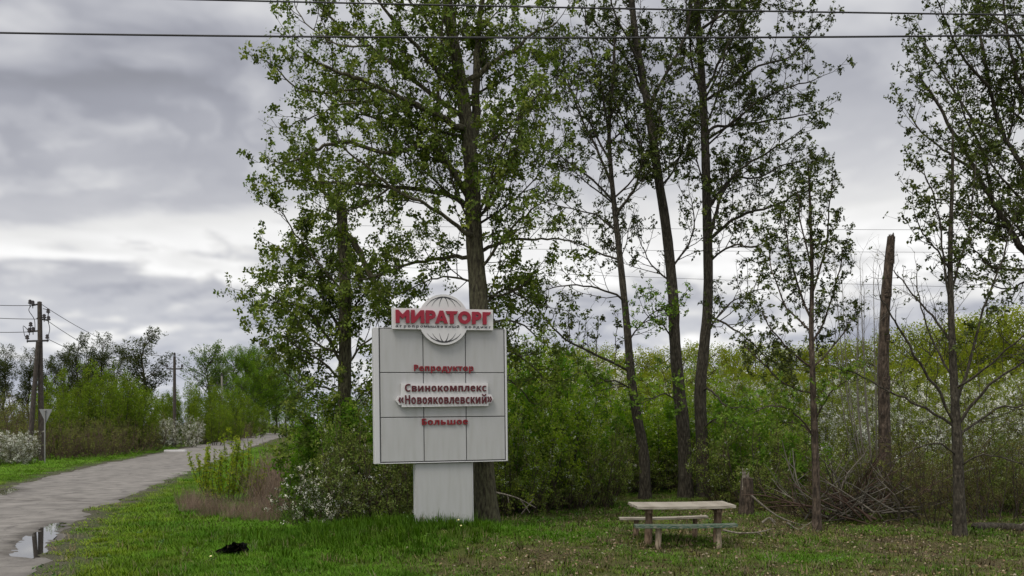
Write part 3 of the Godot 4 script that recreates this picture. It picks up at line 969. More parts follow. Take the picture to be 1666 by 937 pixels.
func big_trees():
	var green := [Color(0.17, 0.225, 0.04), Color(0.13, 0.185, 0.035), Color(0.21, 0.26, 0.05), Color(0.10, 0.14, 0.03)]
	var fresh := [Color(0.15, 0.26, 0.035), Color(0.12, 0.21, 0.03), Color(0.20, 0.30, 0.045)]
	var dark := [Color(0.085, 0.11, 0.03), Color(0.115, 0.145, 0.035), Color(0.065, 0.085, 0.026)]
	# T1: the poplar behind the sign
	var o1 := {"cols": green, "sl": 1.25, "sp": 0.17, "tsp": 0.12, "tl": 0.32, "ls": 0.105, "dens": 0.66, "lpt": 4, "tr": 0.010, "up": 0.25, "top_from": 0.62, "fill": [[0.42, 1.0, 2.2, 0.5, 16]]}
	traced_tree("poplar_tree", "tall old poplar with forked trunk directly behind the grey sign", 16.5,
		[[793, 848], [786, 760], [780, 620], [778, 480], [772, 400], [768, 300], [762, 225], [752, 150], [742, 90], [731, 30], [722, -60], [712, -170]], 0.215, 0.075,
		[
			{"p": [[765, 260], [773, 200], [776, 107], [780, 40], [790, -30], [800, -130]], "r": 0.13, "dz": 0.6},
			{"p": [[776, 135], [790, 112], [815, 90], [840, 80], [864, 56], [905, 38]], "r": 0.075, "dz": 0.3},
			{"p": [[755, 213], [741, 205], [701, 181], [659, 163], [616, 141], [573, 125], [536, 112], [500, 91]], "r": 0.085, "dz": -1.6},
			{"p": [[766, 330], [755, 309], [733, 272], [707, 243], [675, 240], [627, 248], [573, 232], [535, 236], [505, 248], [480, 262]], "r": 0.085, "dz": -1.0},
			{"p": [[710, 246], [712, 176], [715, 101], [722, 20], [728, -40]], "r": 0.05, "dz": -1.0},
			{"p": [[768, 345], [757, 333], [723, 315], [659, 307], [595, 301], [545, 298], [505, 295], [465, 294]], "r": 0.07, "dz": 0.6, "o": {"dens": 0.6}},
			{"p": [[768, 390], [757, 379], [728, 355], [691, 331], [650, 312], [600, 275], [560, 240]], "r": 0.06, "dz": -1.8},
			{"p": [[772, 425], [760, 419], [723, 419], [680, 427], [637, 440], [595, 454], [560, 452]], "r": 0.06, "dz": 1.0},
			{"p": [[778, 410], [795, 403], [824, 392], [862, 390], [900, 389], [932, 394]], "r": 0.05, "dz": 0.4, "o": {"dens": 0.45, "sl": 0.7}},
			{"p": [[772, 370], [800, 330], [830, 275], [862, 220], [880, 170]], "r": 0.045, "dz": 1.2},
			{"p": [[775, 440], [810, 400], [845, 360], [880, 330]], "r": 0.04, "dz": -0.8},
			{"p": [[778, 490], [815, 480], [845, 470], [870, 440]], "r": 0.035, "dz": 0.6},
			{"p": [[776, 460], [740, 450], [700, 455], [665, 470]], "r": 0.03, "dz": 0.9},
			{"p": [[779, 540], [820, 520], [855, 530], [885, 560]], "r": 0.035, "dz": 1.6},
			{"p": [[779, 580], [825, 570], [860, 590], [890, 620]], "r": 0.035, "dz": 1.0},
			{"p": [[780, 610], [830, 620], [860, 650]], "r": 0.03, "dz": 1.4},
			{"p": [[778, 500], [820, 470], [860, 490], [895, 500]], "r": 0.035, "dz": 1.2},
			{"p": [[755, 170], [700, 100], [655, 50], [615, 0], [590, -50]], "r": 0.06, "dz": -1.2},
			{"p": [[758, 195], [680, 135], [600, 75], [540, 30], [500, -20]], "r": 0.06, "dz": 1.2},
			{"p": [[616, 141], [540, 150], [490, 146], [458, 120], [430, 98]], "r": 0.03, "dz": -0.6, "o": {"sl": 0.6}},
			{"p": [[640, 160], [560, 170], [520, 186], [485, 198]], "r": 0.03, "dz": 0.8},
			{"p": [[742, 90], [700, 40], [660, -10], [640, -60]], "r": 0.05, "dz": 1.0},
			{"p": [[720, 230], [650, 200], [580, 180], [510, 140]], "r": 0.04, "dz": 1.4},
			{"p": [[600, 75], [545, 70], [505, 45], [480, 10]], "r": 0.025, "dz": 0.7},
			{"p": [[640, 300], [600, 330], [560, 345], [530, 340]], "r": 0.03, "dz": -0.8},
		], o1, M.bark)
	# T2: broken trunk left of the sign
	var o2 := {"cols": green, "sl": 1.35, "sp": 0.15, "tsp": 0.11, "tl": 0.34, "ls": 0.12, "dens": 0.85, "lpt": 4, "tr": 0.009, "up": 0.2, "top_from": 0.6}
	traced_tree("poplar_tree", "broken topped tree with a bent over dead limb, beside the sign's bare side", 19.5,
		[[560, 830], [560, 720], [561, 600], [562, 480], [558, 390], [555, 330]], 0.155, 0.115,
		[
			{"p": [[565, 372], [580, 400], [604, 450], [640, 515], [690, 610], [745, 740]], "r": 0.10, "dz": -0.4, "o": {"start": 0.9, "sl": 0.1}},
			{"p": [[560, 590], [530, 545], [500, 508], [465, 490], [432, 478]], "r": 0.05, "dz": -0.8},
			{"p": [[560, 540], [525, 485], [490, 440], [455, 402]], "r": 0.05, "dz": 0.9},
			{"p": [[562, 480], [520, 430], [480, 380], [458, 345]], "r": 0.04, "dz": -0.3},
			{"p": [[560, 620], [525, 590], [490, 568], [455, 545]], "r": 0.04, "dz": -1.2},
			{"p": [[560, 640], [530, 630], [490, 625], [455, 600]], "r": 0.035, "dz": 0.6},
			{"p": [[562, 520], [590, 480], [620, 440], [640, 400]], "r": 0.035, "dz": 0.9},
			{"p": [[560, 600], [590, 560], [620, 540], [650, 500]], "r": 0.035, "dz": -1.0},
			{"p": [[560, 690], [590, 640], [630, 610]], "r": 0.03, "dz": 0.5},
			{"p": [[556, 350], [530, 320], [505, 290], [490, 270]], "r": 0.03, "dz": 0.2},
			{"p": [[556, 350], [580, 330], [600, 315]], "r": 0.03, "dz": 0.5},
			{"p": [[560, 570], [515, 560], [475, 510], [450, 455]], "r": 0.04, "dz": 1.4},
			{"p": [[560, 710], [530, 700], [500, 710], [480, 730]], "r": 0.03, "dz": -1.0},
		], o2, M.bark)
	# T3..T5 behind the table
	var o3 := {"cols": dark, "sl": 1.5, "sp": 0.19, "tsp": 0.13, "tl": 0.38, "ls": 0.12, "dens": 0.62, "lpt": 3, "tr": 0.011, "up": 0.3, "top_from": 0.75, "mesh": M.lc_tight, "fill": [[0.5, 1.0, 2.4, 0.7, 7]]}
	traced_tree("aspen_tree", "slender dark trunked tree with a withered top behind the picnic table's end", 23.6,
		[[1050, 815], [1047, 737], [1035, 670], [1027, 614], [1023, 567], [1017, 500], [1007, 405], [1000, 341], [994, 277], [991, 210], [998, 120], [1000, 60]], 0.155, 0.03,
		[
			{"p": [[1003, 355], [1012, 335], [1031, 309], [1045, 265], [1040, 220], [1030, 170]], "r": 0.06, "dz": -0.6},
			{"p": [[1017, 500], [1004, 480], [961, 467], [919, 464], [888, 472]], "r": 0.045, "dz": -0.5, "o": {"dens": 0.35}},
			{"p": [[1010, 430], [985, 415], [955, 402], [925, 390]], "r": 0.04, "dz": 0.8},
			{"p": [[1024, 605], [978, 581], [919, 551], [883, 514], [865, 480]], "r": 0.05, "dz": -0.9},
			{"p": [[996, 300], [970, 240], [945, 190], [920, 120], [910, 60]], "r": 0.05, "dz": 0.5},
			{"p": [[999, 330], [960, 290], [920, 260], [890, 240]], "r": 0.04, "dz": -0.7},
			{"p": [[993, 260], [960, 200], [930, 150], [905, 110]], "r": 0.04, "dz": 1.2},
			{"p": [[992, 220], [980, 150], [960, 80], [950, 10]], "r": 0.04, "dz": -1.0},
			{"p": [[1004, 380], [970, 350], [930, 340], [890, 330]], "r": 0.035, "dz": 1.4},
			{"p": [[1022, 550], [1050, 520], [1080, 500]], "r": 0.03, "dz": -0.8, "o": {"cols": fresh}},
			{"p": [[1030, 640], [1000, 620], [970, 625], [940, 640]], "r": 0.03, "dz": -1.0, "o": {"cols": fresh}},
		], o3, M.bark_dark)
	traced_tree("aspen_tree", "tall leaning trunk of the close pair behind the picnic table, the one bending aside", 24.0,
		[[1116, 813], [1113, 717], [1105, 638], [1098, 559], [1095, 480], [1084, 373], [1071, 288], [1057, 192], [1044, 117], [1033, 53], [1027, -10], [1018, -120]], 0.19, 0.07,
		[
			{"p": [[1060, 200], [1060, 165], [1089, 112], [1116, 53], [1127, -5], [1135, -60]], "r": 0.07, "dz": -0.6},
			{"p": [[1055, 180], [1045, 150], [1020, 96], [988, 64], [955, 20]], "r": 0.06, "dz": 0.5},
			{"p": [[1044, 117], [1020, 60], [1000, 20], [985, -40]], "r": 0.05, "dz": -1.0},
			{"p": [[1072, 292], [1050, 262], [1035, 225], [1010, 190], [990, 140]], "r": 0.06, "dz": -0.7},
			{"p": [[1090, 440], [1115, 405], [1130, 370], [1125, 330]], "r": 0.04, "dz": -0.8, "o": {"dens": 0.5}},
			{"p": [[1075, 310], [1100, 270], [1115, 220], [1120, 180]], "r": 0.04, "dz": 0.8, "o": {"dens": 0.55}},
			{"p": [[1098, 560], [1080, 530], [1060, 520], [1040, 530]], "r": 0.03, "dz": -0.9, "o": {"cols": fresh}},
			{"p": [[1108, 660], [1080, 640], [1060, 650]], "r": 0.03, "dz": -1.2, "o": {"cols": fresh}},
			{"p": [[1092, 460], [1060, 430], [1040, 390]], "r": 0.035, "dz": 0.5, "o": {"dens": 0.5}},
		], o3, M.bark_dark)
	var o5 := o3.duplicate()
	o5.dens = 0.78
	traced_tree("aspen_tree", "straight tall trunk of the close pair behind the picnic table, with wide drooping limbs", 24.3,
		[[1145, 813], [1142, 717], [1139, 638], [1146, 559], [1152, 480], [1150, 341], [1147, 229], [1143, 149], [1139, 80], [1133, 0], [1128, -110]], 0.185, 0.07,
		[
			{"p": [[1151, 385], [1159, 368], [1175, 315], [1202, 277], [1244, 251], [1272, 234], [1296, 220]], "r": 0.07, "dz": -0.8},
			{"p": [[1151, 400], [1161, 384], [1202, 352], [1255, 336], [1285, 322], [1312, 302]], "r": 0.07, "dz": 0.6},
			{"p": [[1144, 170], [1155, 158], [1191, 139], [1234, 107], [1287, 91], [1328, 45]], "r": 0.06, "dz": -0.5},
			{"p": [[1143, 155], [1155, 135], [1180, 80], [1207, 43], [1234, 5], [1260, -40]], "r": 0.06, "dz": 0.9},
			{"p": [[1147, 225], [1160, 208], [1202, 203], [1244, 197], [1290, 190], [1325, 183]], "r": 0.06, "dz": 0.3},
			{"p": [[1147, 235], [1190, 200], [1240, 160], [1290, 140], [1325, 130]], "r": 0.05, "dz": -1.5},
			{"p": [[1143, 165], [1127, 107], [1121, 53], [1115, -10]], "r": 0.05, "dz": -0.3},
			{"p": [[1139, 80], [1165, 30], [1190, -20]], "r": 0.05, "dz": 0.5},
			{"p": [[1136, 50], [1200, 10], [1260, -10], [1310, -40]], "r": 0.05, "dz": -1.0},
			{"p": [[1152, 330], [1190, 290], [1230, 290], [1270, 270], [1310, 260]], "r": 0.05, "dz": 1.6},
			{"p": [[1153, 440], [1190, 400], [1230, 400], [1260, 380]], "r": 0.04, "dz": -1.1},
			{"p": [[1152, 505], [1160, 515], [1187, 531], [1215, 551], [1252, 585], [1290, 600]], "r": 0.045, "dz": -1.0, "o": {"dens": 0.45}},
			{"p": [[1139, 636], [1150, 632], [1168, 646], [1183, 662], [1210, 662]], "r": 0.05, "dz": -0.8, "o": {"dens": 0.0, "sl": 0.3}},
			{"p": [[1148, 540], [1180, 500], [1210, 480], [1240, 470]], "r": 0.035, "dz": 0.7, "o": {"dens": 0.5}},
			{"p": [[1142, 700], [1170, 680], [1200, 690], [1230, 720]], "r": 0.03, "dz": -1.8, "o": {"cols": fresh}},
		], o5, M.bark_dark)
	# T6: young tree right of the table
	var o6 := {"cols": dark, "sl": 0.75, "sp": 0.11, "tsp": 0.085, "tl": 0.2, "ls": 0.085, "dens": 0.85, "lpt": 2, "tr": 0.007, "up": 0.6, "top_from": 0.55, "mesh": M.lc_tight, "curl": 0.2}
	var lite := fresh
	traced_tree("young_tree", "young thin trunked tree with upright fine branches between table and brush pile", 16.6,
		[[1329, 868], [1327, 760], [1323, 640], [1320, 540], [1321, 440], [1318, 340], [1315, 265]], 0.085, 0.012,
		[
			{"p": [[1321, 600], [1290, 575], [1262, 545], [1240, 510]], "r": 0.028, "dz": -0.4},
			{"p": [[1321, 560], [1345, 510], [1365, 440], [1372, 400]], "r": 0.028, "dz": 0.3},
			{"p": [[1320, 520], [1295, 460], [1280, 390], [1278, 340]], "r": 0.028, "dz": 0.4},
			{"p": [[1321, 480], [1342, 410], [1350, 340], [1352, 300]], "r": 0.026, "dz": -0.4},
			{"p": [[1321, 430], [1303, 370], [1297, 310]], "r": 0.022, "dz": -0.2},
			{"p": [[1320, 540], [1280, 500], [1255, 440], [1250, 400]], "r": 0.024, "dz": 0.6},
			{"p": [[1322, 590], [1360, 560], [1385, 520]], "r": 0.024, "dz": 0.5},
			{"p": [[1324, 650], [1280, 625], [1240, 590], [1210, 560]], "r": 0.026, "dz": -0.3},
			{"p": [[1325, 700], [1290, 670], [1255, 660], [1225, 670]], "r": 0.024, "dz": -0.8, "o": {"cols": lite}},
			{"p": [[1325, 680], [1350, 640], [1375, 620]], "r": 0.022, "dz": -0.6, "o": {"cols": lite}},
			{"p": [[1326, 720], [1300, 690], [1270, 690]], "r": 0.02, "dz": 0.6, "o": {"cols": lite}},
		], o6, M.bark_brown)
	# T7: bare branched tree right
	var o7 := {"cols": dark, "sl": 0.85, "sp": 0.2, "tsp": 0.13, "tl": 0.28, "ls": 0.07, "dens": 0.22, "lpt": 2, "tr": 0.009, "up": 0.25, "top_from": 0.45, "mesh": M.lc_tight, "thick": 0.62}
	var leafy := {"dens": 0.8, "ls": 0.10, "sp": 0.14}
	var olive := {"cols": [Color(0.16, 0.16, 0.05), Color(0.13, 0.12, 0.05)], "dens": 0.3}
	traced_tree("sparse_tree", "sparsely leaved tree with many wide bare limbs beside the fallen log", 15.7,
		[[1562, 878], [1559, 760], [1555, 680], [1551, 600], [1547, 500], [1546, 400], [1549, 300], [1550, 215]], 0.108, 0.018,
		[
			{"p": [[1556, 690], [1530, 642], [1495, 590], [1466, 539], [1452, 515], [1430, 480]], "r": 0.05, "dz": -0.5},
			{"p": [[1556, 700], [1506, 665], [1460, 642], [1403, 613], [1365, 600]], "r": 0.045, "dz": 0.3},
			{"p": [[1556, 670], [1576, 590], [1599, 504], [1633, 418], [1650, 350]], "r": 0.05, "dz": 0.3, "o": leafy},
			{"p": [[1557, 690], [1610, 625], [1666, 590], [1710, 560]], "r": 0.05, "dz": -0.6},
			{"p": [[1557, 710], [1622, 665], [1666, 660], [1710, 640]], "r": 0.04, "dz": 0.5, "o": olive},
			{"p": [[1549, 570], [1518, 515], [1483, 475], [1455, 440]], "r": 0.04, "dz": 0.4},
			{"p": [[1547, 500], [1535, 430], [1530, 370], [1515, 310], [1500, 280]], "r": 0.035, "dz": -0.3, "o": leafy},
			{"p": [[1547, 480], [1562, 420], [1578, 370], [1585, 300], [1590, 250]], "r": 0.035, "dz": 0.2, "o": leafy},
			{"p": [[1547, 440], [1520, 400], [1500, 380], [1490, 350]], "r": 0.03, "dz": -0.5, "o": leafy},
			{"p": [[1555, 640], [1600, 600], [1650, 560], [1700, 520]], "r": 0.04, "dz": -1.2},
			{"p": [[1558, 740], [1520, 720], [1480, 735], [1440, 760]], "r": 0.03, "dz": -0.8, "o": olive},
			{"p": [[1559, 760], [1600, 740], [1650, 750], [1690, 770]], "r": 0.03, "dz": -0.9, "o": olive},
			{"p": [[1552, 610], [1520, 560], [1500, 500], [1490, 450]], "r": 0.035, "dz": 0.9},
		], o7, M.bark_dark)
	# T8: tree standing at the right edge
	var o8 := {"cols": dark, "sl": 1.2, "sp": 0.16, "tsp": 0.11, "tl": 0.3, "ls": 0.10, "dens": 0.62, "lpt": 3, "tr": 0.009, "up": 0.3, "top_from": 0.5, "mesh": M.lc_tight, "fill": [[0.35, 1.0, 2.0, 0.5, 8]]}
	traced_tree("poplar_tree", "leafy tree leaning over the sparse tree by the fallen log", 18.0,
		[[1752, 855], [1748, 700], [1738, 560], [1720, 450], [1712, 330], [1706, 200], [1700, 60], [1690, -80]], 0.22, 0.09,
		[
			{"p": [[1722, 460], [1690, 430], [1659, 400], [1634, 357], [1614, 328], [1587, 277], [1557, 226], [1527, 171], [1500, 130]], "r": 0.10, "dz": -0.5},
			{"p": [[1712, 330], [1690, 300], [1660, 265], [1630, 213], [1609, 141], [1592, 34], [1585, -40]], "r": 0.08, "dz": 0.4},
			{"p": [[1587, 277], [1545, 250], [1510, 225], [1480, 190]], "r": 0.04, "dz": 0.8},
			{"p": [[1609, 141], [1570, 100], [1545, 50], [1525, 0]], "r": 0.04, "dz": -0.7},
			{"p": [[1630, 213], [1580, 190], [1540, 130], [1505, 70]], "r": 0.045, "dz": 0.9},
			{"p": [[1704, 200], [1660, 140], [1640, 60], [1630, -20]], "r": 0.06, "dz": -0.5},
			{"p": [[1640, 370], [1600, 360], [1550, 330], [1500, 320]], "r": 0.04, "dz": 0.5},
			{"p": [[1690, 430], [1650, 440], [1610, 430], [1580, 400]], "r": 0.04, "dz": -0.8},
			{"p": [[1614, 328], [1600, 250], [1570, 190], [1555, 120]], "r": 0.04, "dz": -0.9},
			{"p": [[1700, 120], [1660, 60], [1610, 20], [1570, -30]], "r": 0.05, "dz": 1.0},
			{"p": [[1714, 350], [1670, 330], [1630, 290], [1600, 250]], "r": 0.045, "dz": -1.1},
			{"p": [[1708, 230], [1670, 200], [1630, 170], [1590, 160]], "r": 0.045, "dz": 1.2},
			{"p": [[1716, 400], [1680, 380], [1640, 390], [1600, 380]], "r": 0.04, "dz": 1.0},
			{"p": [[1706, 180], [1670, 110], [1650, 60], [1600, 60]], "r": 0.045, "dz": -1.2},
			{"p": [[1718, 430], [1680, 450], [1640, 470], [1600, 460]], "r": 0.035, "dz": 0.3},
			{"p": [[1660, 265], [1640, 230], [1650, 180], [1640, 130]], "r": 0.035, "dz": 0.2},
		], o8, M.bark_dark)

func dead_wood():
	# snag
	var d := 20.5
	var base := G(1441, d)
	var t := thing("dead_trunk", base, "tall branchless dead trunk snapped off at the top", "dead tree")
	var p := []
	for e in [[1441, 830], [1439, 700], [1437, 600], [1440, 500], [1446, 430], [1450, 385]]: p.append(P(e[0], e[1], d) - base)
	var sm := smooth(p, 5)
	var r := []
	for k in sm.size(): r.append(lerpf(0.15, 0.088, k / float(sm.size() - 1)) * (1 + 0.13 * nz.get_noise_2d(k * 0.9, 3.0)))
	var m := MB.new()
	m.tube(sm, r, 12)
	part("trunk", m.mesh(), M.bark_brown, t)
	m = MB.new()
	for k in 7:
		var a := TAU * k / 7
		var q: Vector3 = sm[-1] + Vector3(cos(a), 0, sin(a)) * 0.06
		m.tube([q - Vector3(0, 0.1, 0), q + Vector3(rng.randf_range(-0.02, 0.02), rng.randf_range(0.03, 0.16), 0)], [0.04, 0.008], 4)
	part("splinters", m.mesh(), M.bark_brown, t)
	for k in 5:       # loose bark plates
		var bm := MB.new()
		var q: Vector3 = sm[4 + k * 4]
		var rr: float = r[4 + k * 4]
		bm.ring(Vector2.ZERO, rr * 1.04 + 0.012, rr * 0.92, -2.4, -0.8, 0, rng.randf_range(0.2, 0.4), 6)
		var bp := part("bark_plate", bm.mesh(), M.bark_brown, t, q)
		bp.rotation = Vector3(-PI / 2, rng.randf() * 0.1, rng.randf_range(-1, 1))
	# short stump
	var sb := G(1214, 19.3)
	var st := thing("tree_stump", sb, "short broken stump with pale torn wood, beside the picnic table", "stump")
	m = MB.new()
	m.tube([Vector3(0, -0.1, 0), Vector3(0, 0.1, 0), Vector3(0.01, 0.45, 0), Vector3(0.02, 0.8, 0)], [0.2, 0.165, 0.15, 0.13], 12)
	part("trunk", m.mesh(), M.bark_brown, st)
	m = MB.new()
	for k in 6:
		var x := -0.09 + k * 0.025
		m.tube([Vector3(x, 0.55, 0.07), Vector3(x + 0.01, 0.84 + rng.randf_range(0.0, 0.2), 0.02)], [0.03, 0.01], 5)
	part("torn_wood", m.mesh(), M.dead, st)
	# fallen log
	var lp := []
	for e in [[1578, 862, 16.6], [1620, 863, 16.8], [1670, 868, 16.7], [1740, 872, 16.5]]: lp.append(P(e[0], e[1], e[2]))
	for k in lp.size(): lp[k].y = gh(lp[k].x, -lp[k].z) + 0.045
	var c0: Vector3 = lp[0]
	var lg := thing("fallen_log", Vector3(c0.x, 0, c0.z), "mossy dark log lying on the ground by the sparse tree", "log")
	m = MB.new()
	var lsm := smooth(lp.map(func(v): return v - lg.position), 4)
	var lrr := []
	for k in lsm.size(): lrr.append(0.085 * (1.0 + 0.22 * nz.get_noise_2d(k * 0.8, 77.0)) if k > 0 else 0.03)
	lsm[0] = lsm[1] + (lsm[0] - lsm[1]) * 0.25
	m.tube(lsm, lrr, 10)
	part("trunk", m.mesh(), M.bark_dark, lg)
	m = MB.new()
	for k in 2:
		var a: Vector3 = lp[1].lerp(lp[2], rng.randf()) - lg.position
		m.tube([a, a + Vector3(rng.randf_range(0, 0.5), rng.randf_range(0.08, 0.14), rng.randf_range(-0.3, 0.2)), a + Vector3(rng.randf_range(0.4, 0.9), rng.randf_range(0.05, 0.2), rng.randf_range(-0.3, 0.3))], [0.025, 0.02, 0.008], 5)
	part("branch", m.mesh(), M.dead, lg)
	# fallen branches on the ground
	var fb := [
		["forked pale dead branch lying on the mound beside the sign's tree", 18.3, [[[806, 801], [828, 806], [846, 812], [872, 826]], [[846, 812], [852, 820], [862, 834]], [[868, 812], [848, 836]], [[826, 806], [828, 818]]]],
		["curved pale dead branch lying on the leaf litter past the benches", 15.6, [[[1176, 862], [1200, 867], [1232, 866], [1256, 860]], [[1232, 866], [1240, 872]]]],
		["grey forked dead branch leaning by the young tree", 16.8, [[[1280, 850], [1298, 862], [1312, 872]], [[1302, 866], [1325, 846]]]],
		["thin bent dead branch arching from the stump to the litter", 17.5, [[[1222, 806], [1262, 838], [1300, 860], [1315, 872]], [[1250, 842], [1262, 850]]]],
		["bleached bough end sticking up out of the leaf litter", 17.0, [[[1240, 850], [1252, 842], [1262, 850]], [[1252, 842], [1262, 855]]]],
	]
	for e in fb:
		var b0 := G(e[2][0][0][0], e[1])
		var n := thing("fallen_branch", b0, e[0], "branch", "fallen branches under the trees")
		for li in e[2].size():
			var pts := []
			for q in e[2][li]:
				var w := P(q[0], q[1], e[1])
				w.y = maxf(w.y, gh(w.x, e[1]) + 0.015)
				pts.append(w - b0)
			m = MB.new()
			var s2 := smooth(pts, 3)
			m.tube(s2, rad_list(s2.size(), 0.022 if li == 0 else 0.014, 0.007), 6)
			part("stick", m.mesh(), M.dead, n)
	# brush pile
	var bp0 := G(1392, 18.4)
	var bpile := thing("brush_pile", bp0, "tangled heap of dead grey branches below the snapped trunk", "brush pile")
	var variants := []
	for k in 6:
		m = MB.new()
		var pts := [Vector3.ZERO]
		var dir := Vector3.UP
		for j in 6:
			dir = (dir + rp() * 0.25).normalized()
			pts.append(pts[-1] + dir * 0.17)
		m.tube(pts, rad_list(7, 0.016, 0.004), 5)
		for j in 3:
			var q: Vector3 = pts[2 + j]
			m.tube([q, q + (rp() + Vector3.UP * 1.2).normalized() * rng.randf_range(0.15, 0.4)], [0.008, 0.003], 3)
		variants.append(m.mesh())
	for k in 95:
		var a := rng.randf_range(-0.4, PI + 0.4) if k % 2 == 0 else rng.randf() * TAU
		var low := k > 45
		var o := part("stick", variants[k % 6], [M.twig_brown, M.twig_grey, M.twig_brown, M.dead, M.twig][k % 5], bpile)
		var dir := Vector3(cos(a) * rng.randf_range(0.3, 1.2), rng.randf_range(0.5, 1.2) if not low else rng.randf_range(0.05, 0.4), sin(a) * 0.6).normalized()
		o.transform = Transform3D(frame(dir, rng.randf() * TAU, rng.randf_range(0.8, 1.7)), Vector3(rng.randfn() * 0.55, rng.randf_range(0.0, 0.35), rng.randfn() * 0.4))

# ---------------------------------------------------------------- shrubs
func shrub(called: String, label: String, o: Dictionary, group := "") -> Node3D:
	# prototype built at the origin; height H, spread W
	var t := thing(called, Vector3.ZERO, label, o.get("cat", "shrub"), group)
	var H: float = o.H
	var W: float = o.W
	var st := MB.new()
	var tw := MB.new()
	var cp := CP.new()
	for k in int(o.stems):
		var a := rng.randf() * TAU
		var f := sqrt(rng.randf())
		var foot: Vector3 = Vector3(cos(a) * f, 0, sin(a) * f) * W * o.get("foot", 0.22)
		foot.y = -0.1
		var tip := Vector3(cos(a) * f * W * 0.5 + rng.randf_range(-0.1, 0.1) * W, H * rng.randf_range(0.6, 1.0) * (1.0 - 0.28 * f * f), sin(a) * f * W * 0.5 + rng.randf_range(-0.1, 0.1) * W)
		var mid: Vector3 = foot.lerp(tip, 0.5) + Vector3(cos(a), -0.15, sin(a)) * W * 0.06 + rp() * W * 0.03
		var pts := smooth([foot, mid, tip], 4)
		st.tube(pts, rad_list(pts.size(), o.get("sr", 0.018), 0.005), 5, false)
		ramify(tw, cp, pts, o)
	part("stems", st.mesh(), o.get("stemmat", M.twig), t).set_meta("kind", "stuff")
	if tw.v.size(): part("twigs", tw.mesh(), o.get("twigmat", M.twig), t).set_meta("kind", "stuff")
	if cp.t.size():
		var fo := CP.new()
		var fl := CP.new()
		var bl: float = o.get("bloom", 0.0)
		for k in cp.t.size():
			if rng.randf() < bl:
				var tf := cp.t[k]
				fl.t.append(Transform3D(tf.basis * o.get("bs", 0.8), tf.origin))
				fl.c.append(tint(o.get("bcol", Color(0.72, 0.73, 0.68)), 0.12))
			else:
				fo.t.append(cp.t[k]); fo.c.append(cp.c[k])
		if fo.t.size(): scatter("foliage", fo, o.get("mesh", M.lc_bush), o.get("leafmat", M.leaf), t).set_meta("kind", "stuff")
		if fl.t.size(): scatter("blossom", fl, M.lc_flower, M.blossom, t).set_meta("kind", "stuff")
	return t

func place(proto: Node3D, first: Array, px: float, d: float, s := 1.0, sy := 0.0, label := "") -> Node3D:
	var o: Node3D = proto
	if first[0]:
		first[0] = false
	else:
		o = proto.duplicate()
		o.name = numbered(String(proto.get_meta("kindname")))
		add_child(o)
	o.position = G(px, d)
	o.rotation.y = rng.randf() * TAU
	o.scale = Vector3(s, sy if sy > 0 else s, s)
	if label: o.set_meta("label", label)
	return o

func keep(o: Node3D) -> Node3D:
	o.set_meta("kindname", String(o.name).split("_00")[0])
	return o

